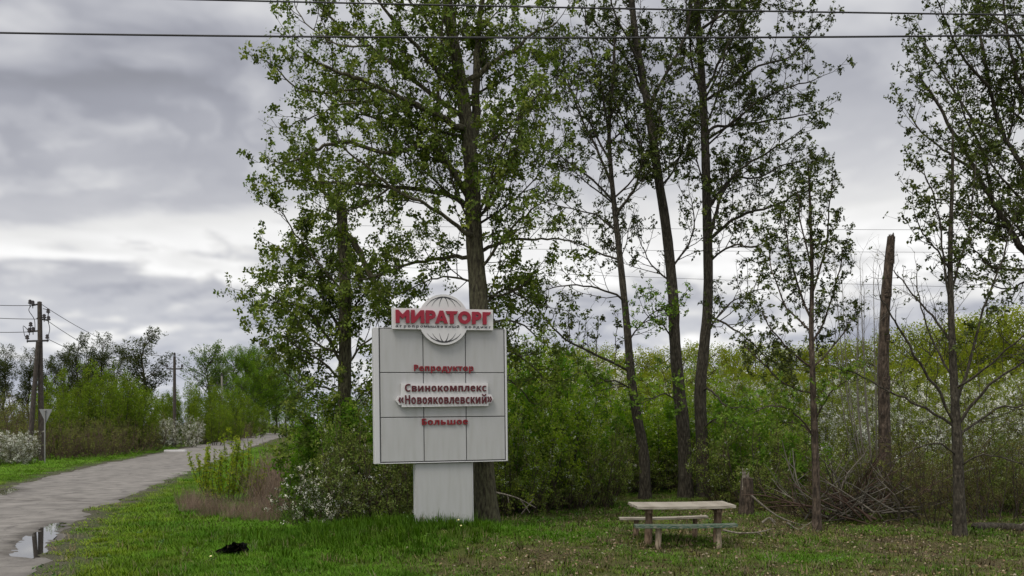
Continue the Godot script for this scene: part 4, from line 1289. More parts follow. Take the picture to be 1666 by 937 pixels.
func thickets():
	var g1 := [Color(0.32, 0.43, 0.055), Color(0.24, 0.36, 0.05), Color(0.42, 0.49, 0.11)]
	var g2 := [Color(0.19, 0.25, 0.05), Color(0.25, 0.30, 0.08), Color(0.15, 0.20, 0.045)]
	var yg := [Color(0.26, 0.30, 0.055), Color(0.22, 0.26, 0.05), Color(0.32, 0.34, 0.08)]
	# leafy green bush
	var a := keep(shrub("leafy_bush", "dense leafy green bush in the thicket behind sign and tables", {"H": 4.0, "W": 3.4, "stems": 15, "sl": 0.9, "sp": 0.24, "tsp": 0.15, "tl": 0.28, "ls": 0.16, "dens": 0.9, "lpt": 2, "cols": g1, "start": 0.2, "sr": 0.025, "bloom": 0.17, "bs": 0.75, "leafmat": M.leaf_soft, "bcol": Color(0.60, 0.64, 0.48)}, "leafy bushes of the thicket"))
	var fa := [true]
	for e in [[860, 21.0, 0.85], [905, 23.5, 0.85], [940, 22.0, 0.75], [985, 26.3, 0.9], [1025, 27.0, 0.9], [1075, 28.0, 0.9], [1125, 28.5, 0.88], [1175, 27.0, 0.85], [880, 27.0, 1.05], [1215, 26.0, 0.85], [840, 19.5, 0.6], [640, 19.0, 0.62], [600, 19.5, 0.7], [700, 21.0, 0.8], [820, 24.0, 1.05], [535, 22.5, 0.55], [500, 24.0, 0.45], [760, 22.0, 0.9], [1265, 25.0, 0.75]]:
		var where := "leafy green bush behind the sign's panels and pillar" if e[0] < 800 else ("leafy green bush between the sign's poplar and the slender dark trunk" if e[0] < 1000 else "leafy green bush behind the picnic table and the close pair of trunks")
		place(a, fa, e[0], e[1], e[2] * rng.randf_range(0.85, 1.1), e[2] * rng.randf_range(0.75, 1.12), where)
	# undergrowth: dim twiggy shrubs with small leaves
	var b := keep(shrub("undergrowth_shrub", "twiggy small leaved shrub in the dim undergrowth below the thicket", {"H": 1.9, "W": 2.2, "stems": 16, "sl": 0.6, "sp": 0.17, "tsp": 0.10, "tl": 0.2, "ls": 0.085, "dens": 0.5, "lpt": 2, "cols": g2, "start": 0.1, "sr": 0.012, "bloom": 0.07, "bs": 0.7, "bcol": Color(0.45, 0.46, 0.38), "twigmat": M.twig_brown}, "undergrowth below the thicket"))
	var fb := [true]
	for e in [[830, 19.5], [875, 20.0], [920, 20.5], [962, 21.5], [992, 25.0], [1070, 26.0], [1092, 26.0], [1180, 23.0], [1240, 21.5], [1285, 20.5], [1340, 21.5], [1500, 20.5], [1470, 22.0], [1545, 21.0], [1600, 20.0], [1650, 20.5], [1690, 19.5], [640, 18.2], [610, 17.6], [665, 18.4], [700, 19.0], [580, 18.6], [1230, 24.0], [1390, 22.5]]:
		var where := "twiggy small leaved shrub low beside the sign's pillar" if e[0] < 720 else ("twiggy shrub in the undergrowth between poplar and picnic table" if e[0] < 1010 else ("twiggy shrub in the dim undergrowth behind the table's tall trunks" if e[0] < 1260 else "twiggy shrub in the undergrowth behind brush pile and sparse tree"))
		place(b, fb, e[0], e[1], rng.randf_range(0.7, 1.1), rng.randf_range(0.55, 1.15), where)
	# white blossoming thicket
	var c := keep(shrub("blossoming_shrub", "tall shrub dusted with white blossom in front of the far wood", {"H": 4.4, "W": 4.2, "stems": 18, "sl": 1.0, "sp": 0.26, "tsp": 0.17, "tl": 0.32, "ls": 0.15, "dens": 0.75, "lpt": 2, "cols": yg, "start": 0.25, "sr": 0.022, "bloom": 0.42, "bs": 1.0, "mesh": M.lc_lance, "leafmat": M.leaf_soft}, "white blossoming shrubs in front of the wood"))
	var fc := [true]
	for e in [[900, 31.0, 0.95], [960, 32.0, 0.95], [1020, 33.0, 0.9], [1190, 31.0, 0.8], [1250, 32.0, 0.82], [1310, 30.0, 0.8], [1370, 31.0, 0.82], [1425, 29.0, 0.8], [1480, 31.0, 0.84], [1540, 29.0, 0.8], [1600, 31.0, 0.84], [1655, 29.0, 0.82], [1710, 30.0, 0.85], [1350, 27.0, 0.75], [1450, 25.5, 0.72], [1520, 25.0, 0.7], [1590, 26.0, 0.72], [1660, 25.0, 0.7], [1100, 33.0, 0.9]]:
		var where := "white dusted blossoming shrub behind the leafy green bushes" if e[0] < 1150 else ("white dusted blossoming shrub seen behind the young tree and dead trunk" if e[0] < 1460 else "white dusted blossoming shrub behind the sparse tree's bare limbs")
		place(c, fc, e[0], e[1], e[2] * rng.randf_range(0.95, 1.08), 0, where)
	# olive, half bare shrubs low on the right
	var ol := [Color(0.14, 0.14, 0.05), Color(0.11, 0.10, 0.04), Color(0.18, 0.18, 0.07)]
	var dd := keep(shrub("olive_shrub", "half bare olive tinged shrub around the sparse tree's foot", {"H": 2.0, "W": 2.0, "stems": 11, "sl": 0.6, "sp": 0.18, "tsp": 0.12, "tl": 0.2, "ls": 0.075, "dens": 0.5, "lpt": 2, "cols": ol, "start": 0.15, "sr": 0.012, "twigmat": M.twig_brown}, "half bare olive shrubs"))
	var fd := [true]
	for e in [[1480, 18.6, 0.9], [1520, 17.6, 0.75], [1600, 18.0, 0.9], [1640, 18.4, 0.95], [1360, 19.0, 0.8], [1440, 19.5, 0.9], [1680, 18.0, 1.0], [1300, 18.8, 0.6]]:
		place(dd, fd, e[0], e[1], e[2])
	# bare grey sapling by the snag
	var s := shrub("bare_sapling", "bare pale grey sapling with fine upright twigs around the snapped trunk", {"H": 7.2, "W": 3.0, "stems": 9, "sl": 1.0, "sp": 0.32, "tsp": 0.2, "tl": 0.35, "ls": 0.07, "dens": 0.07, "lpt": 1, "cols": [Color(0.22, 0.2, 0.12)], "start": 0.35, "sr": 0.02, "tr": 0.006, "up": 0.8, "twigmat": M.twig_grey, "stemmat": M.twig_grey, "foot": 0.1})
	s.position = G(1430, 21.2)
	# far wood at the right
	wood_trees()

func far_tree(called: String, label: String, o: Dictionary, group: String) -> Node3D:
	var t := thing(called, Vector3.ZERO, label, "tree", group)
	var H: float = o.H
	var W: float = o.W
	var m := MB.new()
	var p := []
	for k in 6: p.append(Vector3(rng.randf_range(-0.02, 0.02) * H, lerpf(-0.2, H * 0.9, k / 5.0), rng.randf_range(-0.02, 0.02) * H))
	m.tube(p, rad_list(6, o.get("r", 0.18), 0.03), 7)
	part("trunk", m.mesh(), M.bark, t)
	var tw := MB.new()
	var cp := CP.new()
	for k in int(o.limbs):
		var f: float = lerpf(o.get("from", 0.2), 0.95, rng.randf())
		var q := at_len(p, plen(p) * f)
		var a := rng.randf() * TAU
		var w: float = W * 0.5 * o.get("shape", 1.0) * (0.35 + 0.65 * sin(PI * clampf((f - o.get("from", 0.2)) / (1.0 - o.get("from", 0.2)) * 0.85 + 0.15, 0, 1)))
		var dir := Vector3(cos(a), o.get("rise", 0.7), sin(a)).normalized()
		var pts := [q[0]]
		var cur: Vector3 = q[0]
		for j in 4:
			dir = (dir + rp() * 0.2 + Vector3.UP * 0.06).normalized()
			cur += dir * w * rng.randf_range(0.8, 1.15) / 4
			pts.append(cur)
		tw.tube(pts, rad_list(5, o.get("lr", 0.05), 0.012), 4, false)
		ramify(tw, cp, pts, o)
	part("branches", tw.mesh(), o.get("twigmat", M.twig), t).set_meta("kind", "stuff")
	if cp.t.size(): scatter("crown", cp, o.get("mesh", M.lc_spray), M.leaf_soft, t).set_meta("kind", "stuff")
	return t

func wood_trees():
	var yg := [Color(0.28, 0.31, 0.04), Color(0.23, 0.265, 0.035), Color(0.33, 0.35, 0.055)]
	var a := keep(far_tree("wood_tree", "rounded yellow green tree of the far wood behind the blossom", {"H": 8.5, "W": 6.0, "limbs": 34, "from": 0.12, "cols": yg, "sl": 1.3, "sp": 0.55, "tsp": 0.5, "tl": 0.5, "ls": 0.42, "dens": 0.9, "lpt": 1, "tr": 0.02, "start": 0.3, "rise": 0.5}, "trees of the far wood"))
	var f := [true]
	var tops := [[860, 575], [910, 562], [950, 562], [990, 570], [1030, 572], [1070, 568], [1110, 562], [1150, 560], [1190, 560], [1230, 562], [1270, 562], [1310, 558], [1350, 556], [1390, 556], [1430, 546], [1470, 538], [1510, 528], [1550, 518], [1590, 510], [1630, 504], [1670, 498], [1710, 492]]
	for e in tops:
		var d := rng.randf_range(58, 66)
		var h: float = EYE + (HZ - e[1] + 6.0) / F * d
		place(a, f, e[0], d, h / 8.8, h / 8.8, "yellow green wood tree beyond the table's tall trunks" if e[0] < 1180 else "yellow green wood tree beyond the blossom and the dead trunk")
	for k in 12:
		var d := rng.randf_range(46, 52)
		var h := rng.randf_range(5.0, 5.8)
		place(a, f, 930 + k * 68 + rng.randf_range(-15, 15), d, h / 8.8)

func left_side():
	var wg := [Color(0.22, 0.30, 0.04), Color(0.17, 0.24, 0.035), Color(0.28, 0.34, 0.06), Color(0.13, 0.17, 0.035)]
	var ol := [Color(0.17, 0.19, 0.055), Color(0.14, 0.145, 0.05), Color(0.21, 0.23, 0.06)]
	var wil := keep(shrub("sapling_clump", "bright yellow green clump of upright saplings beside the road", {"H": 6.0, "W": 4.5, "stems": 16, "sl": 1.0, "sp": 0.38, "tsp": 0.26, "tl": 0.35, "ls": 0.26, "dens": 0.85, "lpt": 2, "cols": wg, "start": 0.15, "sr": 0.03, "up": 0.7, "mesh": M.lc_lance, "tr": 0.012, "leafmat": M.leaf_soft}, "bright sapling clumps beyond the road"))
	var f := [true]
	for e in [[98, 62, 598], [118, 66, 604], [145, 60, 600], [172, 64, 598], [192, 70, 606], [218, 66, 618], [236, 74, 628], [262, 86, 626], [300, 88, 622], [325, 92, 612], [345, 100, 616], [372, 110, 628], [85, 56, 625], [210, 78, 622], [275, 95, 640], [398, 130, 640], [420, 140, 650], [350, 84, 650], [385, 98, 660]]:
		var h: float = EYE + (HZ - e[2]) / F * e[1]
		var where := "bright sapling clump next to the braced power pole" if e[0] < 130 else ("bright sapling clump between the braced and the crossarmed pole" if e[0] < 270 else "bright sapling clump farther along the road past the crossarmed pole")
		place(wil, f, e[0], e[1], h / 6.1 * rng.randf_range(0.8, 1.1), h / 6.1 * rng.randf_range(0.8, 1.12), where)
	var br := keep(shrub("brown_brush", "brownish half bare brush along the road verge", {"H": 2.2, "W": 3.2, "stems": 18, "sl": 0.8, "sp": 0.25, "tsp": 0.17, "tl": 0.3, "ls": 0.11, "dens": 0.3, "lpt": 2, "cols": ol, "start": 0.1, "sr": 0.02, "tr": 0.014, "twigmat": M.twig_brown, "stemmat": M.twig_brown}, "brown brush along the verge"))
	f = [true]
	for e in [[5, 52, 1.2], [35, 55, 1.3], [95, 50, 0.9], [120, 53, 1.0], [150, 52, 0.95], [180, 56, 1.0], [210, 60, 1.0], [235, 66, 1.1], [60, 50, 1.0], [100, 58, 1.3], [140, 62, 1.3], [330, 92, 1.2], [345, 100, 1.4], [375, 108, 1.3], [400, 125, 1.3], [170, 68, 1.4], [-15, 60, 1.7], [20, 64, 1.9], [55, 66, 1.8]]:
		var where := "brown half bare brush around the braced pole's foot" if e[0] < 110 else ("brown half bare brush below the bright saplings" if e[0] < 280 else "brown half bare brush by the pale concrete poles")
		place(br, f, e[0], e[1], e[2], 0, where)
	var oli := keep(shrub("olive_bush", "dull olive bush between the brown brush and the saplings", {"H": 3.4, "W": 3.6, "stems": 14, "sl": 0.9, "sp": 0.3, "tsp": 0.2, "tl": 0.3, "ls": 0.17, "dens": 0.7, "lpt": 2, "cols": ol, "start": 0.15, "sr": 0.02, "tr": 0.012, "twigmat": M.twig_brown}, "olive bushes by the power poles"))
	f = [true]
	for e in [[5, 60, 1.0], [35, 62, 1.05], [70, 60, 0.95], [110, 57, 0.75], [150, 57, 0.7], [185, 62, 0.75], [225, 70, 0.85], [245, 76, 0.9], [330, 98, 0.95], [365, 112, 1.1], [-25, 66, 1.2]]:
		place(oli, f, e[0], e[1], e[2])
	var wb := keep(shrub("white_shrub", "white blossoming shrub at the foot of the braced power pole", {"H": 1.9, "W": 3.2, "stems": 26, "sl": 0.7, "sp": 0.16, "tsp": 0.12, "tl": 0.22, "ls": 0.12, "dens": 0.85, "lpt": 2, "cols": [Color(0.2, 0.2, 0.11), Color(0.15, 0.16, 0.08)], "start": 0.1, "sr": 0.012, "bloom": 0.66, "bs": 0.9, "bcol": Color(0.62, 0.63, 0.55), "twigmat": M.twig_grey, "foot": 0.3, "tr": 0.01}))
	f = [true]
	place(wb, f, 12, 43.5, 0.95, 0.85)
	place(wb, f, -30, 44.5, 1.0, 0.85, "white blossoming shrub next to the one at the braced pole's foot")
	place(wb, f, 287, 76, 1.3, 1.35, "rounded white blossoming shrub below the cross armed power pole")
	place(wb, f, 408, 165, 1.9, 2.0, "far white blossoming shrub where the road bends")
	# bare dark trees on the horizon
	var dk := [Color(0.075, 0.09, 0.04), Color(0.095, 0.105, 0.055)]
	var tr := keep(far_tree("horizon_tree", "thin crowned dark tree on the skyline beyond the saplings", {"H": 13.5, "W": 5.5, "limbs": 26, "from": 0.25, "cols": dk, "sl": 1.4, "sp": 0.42, "tsp": 0.36, "tl": 0.6, "ls": 0.34, "dens": 0.85, "lpt": 2, "tr": 0.022, "start": 0.2, "rise": 1.0, "r": 0.2, "lr": 0.07, "mesh": M.lc_bush}, "trees on the skyline beyond the saplings"))
	f = [true]
	for e in [[125, 112, 537, 0.8], [165, 115, 536, 0.75], [190, 122, 575, 0.5], [104, 118, 560, 0.6], [48, 110, 562, 0.55], [8, 105, 556, 0.7], [-20, 112, 550, 0.9], [142, 125, 560, 0.5], [75, 125, 575, 0.5]]:
		var h: float = EYE + (HZ - e[2]) / F * e[1]
		place(tr, f, e[0], e[1], h / 13.8 * (0.8 + 0.2 * e[3]), h / 13.8)
	place(tr, f, 232, 108, 1.35, 1.02, "broad round crowned dark tree on the skyline by the cross armed pole")
	var pale := far_tree("pale_tree", "pale green feathery tree rising behind the road's grassy verge", {"H": 12.0, "W": 7.0, "limbs": 36, "from": 0.15, "cols": [Color(0.18, 0.25, 0.08), Color(0.14, 0.20, 0.07)], "sl": 1.4, "sp": 0.5, "tsp": 0.4, "tl": 0.6, "ls": 0.36, "dens": 0.8, "lpt": 2, "tr": 0.022, "start": 0.2, "rise": 0.9, "lr": 0.07, "mesh": M.lc_bush}, "")
	pale.position = G(338, 125)
	pale.scale = Vector3.ONE * ((EYE + (HZ - 557) / F * 125) / 12.3)
	var gt := [Color(0.16, 0.26, 0.035), Color(0.13, 0.22, 0.03), Color(0.20, 0.29, 0.04)]
	var big := keep(far_tree("green_tree", "full green tree in the row where the road bends", {"H": 15.0, "W": 9.0, "limbs": 42, "from": 0.1, "cols": gt, "sl": 1.7, "sp": 0.6, "tsp": 0.5, "tl": 0.7, "ls": 0.5, "dens": 0.9, "lpt": 1, "tr": 0.024, "start": 0.2, "rise": 0.6, "lr": 0.08}, "green trees where the road bends"))
	f = [true]
	for e in [[378, 165, 566, 0.8], [400, 160, 558, 1.0], [425, 170, 560, 0.9], [448, 175, 572, 0.9], [466, 185, 590, 0.9], [392, 150, 610, 0.9], [440, 200, 600, 1.0], [480, 205, 625, 0.9], [415, 190, 580, 1.0]]:
		var h: float = EYE + (HZ - e[2]) / F * e[1]
		place(big, f, e[0], e[1], h / 15.4 * e[3], h / 15.4)
	for e in [[500, 270, 645], [530, 280, 640], [560, 280, 640], [590, 270, 640], [620, 270, 640], [480, 290, 640], [455, 300, 645], [660, 260, 640], [700, 250, 640], [740, 240, 640]]:
		var h: float = EYE + (HZ - e[2]) / F * e[1]
		place(big, f, e[0], e[1], h / 15.4, h / 15.4, "low hazy green tree of the far line beyond the road's bend")
	# young shrub by the road
	var yo := shrub("young_shrub", "airy yellow green shrub of upright shoots between road and blossom", {"H": 1.8, "W": 1.75, "stems": 26, "sl": 0.17, "sp": 0.065, "tsp": 0.06, "tl": 0.06, "ls": 0.072, "dens": 0.85, "lpt": 1, "cols": [Color(0.36, 0.42, 0.06), Color(0.28, 0.36, 0.055), Color(0.45, 0.47, 0.08)], "start": 0.15, "sr": 0.008, "tr": 0.005, "up": 0.8, "leafmat": M.leaf_soft, "foot": 0.3, "mesh": M.lc_tight})
	yo.position = G(374, 22.8)
	# near white shrub left of the sign
	var nb := shrub("white_shrub", "low white blossoming shrub on the mound beside the sign", {"H": 1.15, "W": 2.0, "stems": 20, "sl": 0.45, "sp": 0.11, "tsp": 0.08, "tl": 0.14, "ls": 0.07, "dens": 0.8, "lpt": 2, "cols": [Color(0.10, 0.15, 0.04), Color(0.07, 0.10, 0.03)], "start": 0.1, "sr": 0.008, "tr": 0.006, "bloom": 0.45, "bs": 0.85, "bcol": Color(0.72, 0.72, 0.62), "twigmat": M.twig_brown, "foot": 0.35})
	nb.position = G(528, 17.4)
	var nb2 := shrub("leafy_shrub", "olive leaved shrub between the low white blossom and the sign", {"H": 1.5, "W": 2.2, "stems": 20, "sl": 0.5, "sp": 0.13, "tsp": 0.09, "tl": 0.16, "ls": 0.075, "dens": 0.7, "lpt": 2, "cols": [Color(0.18, 0.24, 0.06), Color(0.13, 0.16, 0.05), Color(0.22, 0.26, 0.08)], "start": 0.1, "sr": 0.008, "tr": 0.006, "bloom": 0.07, "bs": 0.6, "twigmat": M.twig_brown, "foot": 0.35})
	nb2.position = G(600, 17.4)
	# broad leaved suckers left of the sign
	var su := keep(shrub("sucker_shoots", "fresh green broad leaved shoots around the broken topped tree's foot", {"H": 2.6, "W": 2.4, "stems": 12, "sl": 0.6, "sp": 0.2, "tsp": 0.14, "tl": 0.22, "ls": 0.14, "dens": 0.85, "lpt": 2, "cols": [Color(0.17, 0.30, 0.04), Color(0.13, 0.25, 0.035), Color(0.22, 0.33, 0.06)], "start": 0.25, "sr": 0.012, "tr": 0.007, "mesh": M.lc_poplar, "leafmat": M.leaf_soft}, "broad leaved shoots around the broken topped tree"))
	f = [true]
	for e in [[545, 19.0, 0.85], [590, 18.8, 0.9], [515, 19.6, 0.75], [640, 18.9, 0.9], [500, 21.5, 0.7], [570, 20.5, 1.0]]:
		place(su, f, e[0], e[1], e[2])
	for e in [[850, 20.3, 0.9], [930, 21.0, 0.8], [955, 24.8, 1.0], [1078, 27.0, 1.0], [1192, 24.8, 0.95], [1245, 22.5, 0.7], [1288, 21.5, 0.6], [890, 22.0, 1.1]]:
		place(su, f, e[0], e[1], e[2] * 1.1, e[2] * rng.randf_range(0.95, 1.35), "fresh green broad leaved shoots in front of the thicket behind the table").set_meta("group", "broad leaved shoots in front of the thicket")
	# dry grass clumps
	var dry := [Color(0.27, 0.195, 0.155), Color(0.22, 0.155, 0.125), Color(0.36, 0.28, 0.21)]
	var dg := keep(dry_clump("clump of dry purplish brown stalks between road and sign", dry))
	f = [true]
	for e in [[440, 23.0, 1.15], [455, 24.5, 1.25], [470, 26.0, 1.2], [450, 21.5, 1.0], [325, 20.5, 0.5], [355, 20.0, 0.42], [395, 19.7, 0.42], [305, 21.5, 0.5], [425, 19.6, 0.45], [455, 20.2, 0.6], [340, 19.3, 0.4], [375, 18.9, 0.38], [310, 20.0, 0.42], [410, 18.6, 0.38], [440, 18.3, 0.4], [485, 24.0, 1.1], [465, 30.0, 1.2], [470, 36.0, 1.3], [480, 44.0, 1.5], [455, 33.0, 1.2]]:
		place(dg, f, e[0], e[1], e[2])

func dry_clump(label: String, cols: Array) -> Node3D:
	var t := thing("dry_grass", Vector3.ZERO, label, "dry grass", "clumps of dry stalks")
	var mb := MB.new()
	var st := []
	for k in 260:
		var a := rng.randf() * TAU
		var f := sqrt(rng.randf()) * 0.6
		var at := Vector3(cos(a) * f, -0.02, sin(a) * f)
		var h := rng.randf_range(0.3, 0.9) + 0.35 * pow(rng.randf(), 3.0)
		var lean := Vector3(rng.randfn() * 0.3, 0, rng.randfn() * 0.3)
		var n0 := mb.v.size()
		mb.tube([at, at + Vector3(0, h * 0.5, 0) + lean * 0.4 * h, at + Vector3(0, h, 0) + lean * h], [0.005, 0.004, 0.002], 3, false)
		var c := tint(cols[k % cols.size()], 0.2)
		for j in mb.v.size() - n0: mb.c.append(c)
	var o := part("stalks", mb.mesh(), M.litter, t)
	o.set_meta("kind", "stuff")
	return t

# ---------------------------------------------------------------- poles, wires, signs
func catenary(a: Vector3, b: Vector3, sag: float, n := 16) -> Array:
	var o := []
	for k in n + 1:
		var t := float(k) / n
		o.append(a.lerp(b, t) - Vector3(0, sag * 4 * t * (1 - t), 0))
	return o

func wire(a: Vector3, b: Vector3, sag: float, r: float, label: String, group: String):
	var pts := catenary(a, b, sag, 24)
	var m := MB.new()
	m.tube(pts.map(func(v): return v - a), rad_list(25, r, r), 5, false)
	var o := part("power_cable", m.mesh(), M.wire, self, a)
	tag(o, label, "cable", group)

func insulator(parent: Node, at: Vector3, s := 1.0):
	var m := MB.new()
	m.tube([Vector3(0, -0.12, 0) * s, Vector3(0, 0.02, 0) * s], [0.015 * s, 0.015 * s], 5)
	m.tube([Vector3(0, 0.0, 0), Vector3(0, 0.03, 0) * s, Vector3(0, 0.07, 0) * s, Vector3(0, 0.10, 0) * s, Vector3(0, 0.15, 0) * s], [0.05 * s, 0.075 * s, 0.045 * s, 0.065 * s, 0.035 * s], 8)
	part("insulator", m.mesh(), M.insulator, parent, at)

func bar(called: String, parent: Node, a: Vector3, b: Vector3, r: float, m: Material):
	var mb := MB.new()
	mb.tube([a, b], [r, r], 6)
	part(called, mb.mesh(), m, parent)

func poles_and_wires():
	# braced pole at the left
	var d := 47.0
	var b := G(66, d)
	var t := thing("power_pole", b, "dark wooden power pole with a leaning brace and two rows of insulators", "power pole")
	var pp := []
	for e in [[68, 760], [66.5, 640], [64.5, 491]]: pp.append(P(e[0], e[1], d) - b)
	var m := MB.new()
	m.tube(smooth(pp, 4), rad_list(9, 0.155, 0.11), 10)
	part("post", m.mesh(), M.pole, t)
	m = MB.new()
	m.tube([P(46.5, 752, d - 0.4) - b, P(62.0, 556, d - 0.2) - b], [0.14, 0.10], 10)
	part("brace", m.mesh(), M.pole, t)
	bar("collar", t, P(44, 712, d - 0.35) - b, P(54, 712, d - 0.35) - b, 0.06, M.metal)
	var Q := func(x: float, y: float, dz := 0.0) -> Vector3: return P(x, y, d + dz) - b
	bar("crossarm", t, Q.call(44, 555), Q.call(79, 554), 0.05, M.metal)
	bar("crossarm", t, Q.call(52, 497), Q.call(66, 494), 0.045, M.metal)
	bar("crossarm", t, Q.call(60, 518), Q.call(78, 521), 0.045, M.metal)
	bar("crossarm", t, Q.call(46, 540), Q.call(64, 538), 0.045, M.metal)
	for e in [[44.5, 552], [77, 551], [49, 494.5], [53.5, 496], [78.5, 509], [72, 518], [79, 521], [50, 531], [48, 540], [54, 539]]:
		insulator(t, Q.call(float(e[0]), float(e[1])), 1.5)
	for e in [[[51, 497], [47, 505], [56, 520], [57, 540]], [[48, 540], [38, 530], [40, 545], [44, 552]], [[78, 522], [81, 535], [78, 548]], [[70, 502], [79, 505], [79, 511]]]:
		var pts := []
		for q in e: pts.append(Q.call(float(q[0]), float(q[1]), 0.15))
		m = MB.new()
		var s := smooth(pts, 4)
		m.tube(s, rad_list(s.size(), 0.018, 0.018), 4, false)
		part("jumper_wire", m.mesh(), M.wire, t)
	var G1 := "wires of the braced power pole"
	wire(P(-60, 493, 47), P(50, 497, 47), 0.05, 0.018, "topmost wire leading off the braced power pole", G1)
	wire(P(-60, 513.5, 47), P(62, 519, 47), 0.05, 0.018, "middle wire leading off the braced power pole", G1)
	wire(P(-60, 538, 47), P(46, 540, 47), 0.05, 0.018, "lowest wire leading off the braced power pole", G1)
	# cross armed poles along the road
	var specs := [
		[284, 84, 580, "wooden power pole with one crossarm above the white shrub", M.pole, 600, 13.0, false],
		[361, 122, 612, "pale concrete power pole half hidden by saplings along the road", M.concrete, 626, 8.0, false],
		[404.5, 168, 634, "thin grey crossarmed power pole before the green tree row", M.concrete, 638.5, 6.5, false],
		[427.5, 195, 644, "pale braced concrete power pole at the road's bend", M.concrete, 648, 5.0, true],
		[517, 205, 644, "dark far power pole beside the warning triangle", M.pole, 662, 5.0, false],
	]
	for e in specs:
		var bb := G(e[0], e[1])
		var o := thing("power_pole", bb, e[3], "power pole")
		var top := P(e[0], e[2], e[1]) - bb
		m = MB.new()
		m.tube([Vector3(0, -0.3, 0), top * 0.5, top], [0.17, 0.15, 0.12], 8)
		part("post", m.mesh(), e[4], o)
		var arm: Vector3 = P(e[0], e[5], e[1]) - bb
		var hw: float = e[6] / F * e[1]
		bar("crossarm", o, arm + Vector3(-hw, 0, 0), arm + Vector3(hw, 0.0, 0), 0.07, M.metal)
		for x in [-hw, hw]: insulator(o, arm + Vector3(x * 0.95, 0.16, 0), 1.8)
		insulator(o, top + Vector3(0, 0.1, 0), 1.8)
		if e[7]:
			m = MB.new()
			m.tube([Vector3(-2.2, 0, 0), top * 0.78], [0.14, 0.12], 8)
			part("brace", m.mesh(), M.concrete, o)
	var G2 := "wires strung between the roadside poles"
	var prev := [P(64.5, 493, 47), P(72, 518, 47), P(79, 552, 47)]
	var names := ["upper", "middle", "lower"]
	for k in 3:
		var nx: Array = [P(284, 578, 84), P(272, 598, 84), P(296, 598, 84)]
		wire(prev[k], nx[k], 0.9, 0.016, names[k] + " wire from the braced pole to the first crossarmed pole", G2)
		var n2: Array = [P(361, 611, 122), P(354, 624, 122), P(368, 624, 122)]
		wire(nx[k], n2[k], 0.9, 0.016, names[k] + " wire from the first crossarmed pole to the pale pole", G2)
	# two cables overhead
	wire(P(-900, 31, 10.2), P(2400, 43, 10.2), 0.17, 0.0115, "thick dark cable crossing the sky, the lower of the two overhead", "overhead cables")
	wire(P(-900, -36, 10.6), P(2400, 32, 10.6), 0.08, 0.0105, "thin dark cable crossing the sky, the upper of the two overhead", "overhead cables")
	# lines behind the trees
	wire(P(500, 366, 34), P(2100, 372, 34), 0.1, 0.007, "highest of the thin wires passing behind the tall trees", "thin wires behind the trees")
	wire(P(500, 400, 34), P(2100, 410, 34), 0.1, 0.007, "second of the thin wires passing behind the tall trees", "thin wires behind the trees")
	wire(P(500, 428, 34), P(2100, 478, 34), 0.15, 0.007, "lowest of the thin wires passing behind the tall trees", "thin wires behind the trees")
	# give way sign seen from behind
	var sb := G(73, 44.0)
	var sg := thing("road_sign", sb, "grey back of a triangular road sign on a thin post by the verge", "road sign")
	m = MB.new()
	m.tube([Vector3(0, -0.1, 0), Vector3(0, P(73, 668, 44).y - sb.y, 0)], [0.032, 0.032], 8)
	part("post", m.mesh(), M.post_grey, sg)
	var tri := PackedVector2Array()
	for e in [[63, 665.5], [84.5, 665.5], [74, 688.5]]:
		var w := P(e[0], e[1], 44.0) - sb
		tri.append(Vector2(w.x, w.y))
	m = MB.new()
	m.prism(tri, -0.055, -0.035)
	var plate := part("plate", m.mesh(), M.sign_back, sg)
	m = MB.new()
	m.box(Vector3(-0.06, tri[0].y - 0.09, -0.034), Vector3(0.06, tri[0].y - 0.05, 0.034))
	part("clamp", m.mesh(), M.post_grey, plate)
	# far warning triangle
	var wb := G(495, 150)
	var ws := thing("road_sign", wb, "small white warning triangle on a post at the road's bend", "road sign")
	m = MB.new()
	m.tube([Vector3(0, -0.1, 0), Vector3(0, P(495, 681, 150).y - wb.y, 0)], [0.05, 0.05], 8)
	part("post", m.mesh(), M.post_grey, ws)
	m = MB.new()
	var cy := P(495, 684.5, 150).y - wb.y
	m.prism(PackedVector2Array([Vector2(-0.52, cy - 0.42), Vector2(0.52, cy - 0.42), Vector2(0, cy + 0.5)]), 0.06, 0.08)
	var wp := part("plate", m.mesh(), M.sign_white, ws)
	m = MB.new()
	m.prism(PackedVector2Array([Vector2(-0.14, cy - 0.30), Vector2(0.14, cy - 0.30), Vector2(0.06, cy + 0.12), Vector2(-0.06, cy + 0.12)]), 0.081, 0.085)
	part("symbol", m.mesh(), M.line, wp)

# ---------------------------------------------------------------- grass and litter
func tuft_mesh(n: int, spread: float, w: float, bend: float, sd: int) -> ArrayMesh:
	var r := RandomNumberGenerator.new()
	r.seed = sd
	var m := MB.new()
	for k in n:
		var a := r.randf() * TAU
		var f := sqrt(r.randf()) * spread
		var at := Vector3(cos(a) * f, -0.04, sin(a) * f)
		var h := r.randf_range(0.45, 1.0)
		var out := Vector3(cos(a + r.randf_range(-1, 1)), 0, sin(a + r.randf_range(-1, 1)))
		var sd2 := Vector3(-out.z, 0, out.x) * w * 0.5
		var p1 := at + Vector3(0, h * 0.55, 0) + out * bend * h * 0.3
		var p2 := at + Vector3(0, h, 0) + out * bend * h
		var i0 := m.v.size()
		var nn := (Vector3.UP * 0.8 + out * 0.6).normalized()
		m.v.append_array([at - sd2, at + sd2, p1 + sd2 * 0.8, p1 - sd2 * 0.8, p2])
		for j in 5: m.n.append(nn)
		m.i.append_array([i0, i0 + 3, i0 + 1, i0 + 1, i0 + 3, i0 + 2, i0 + 3, i0 + 4, i0 + 2])
	return m.mesh()

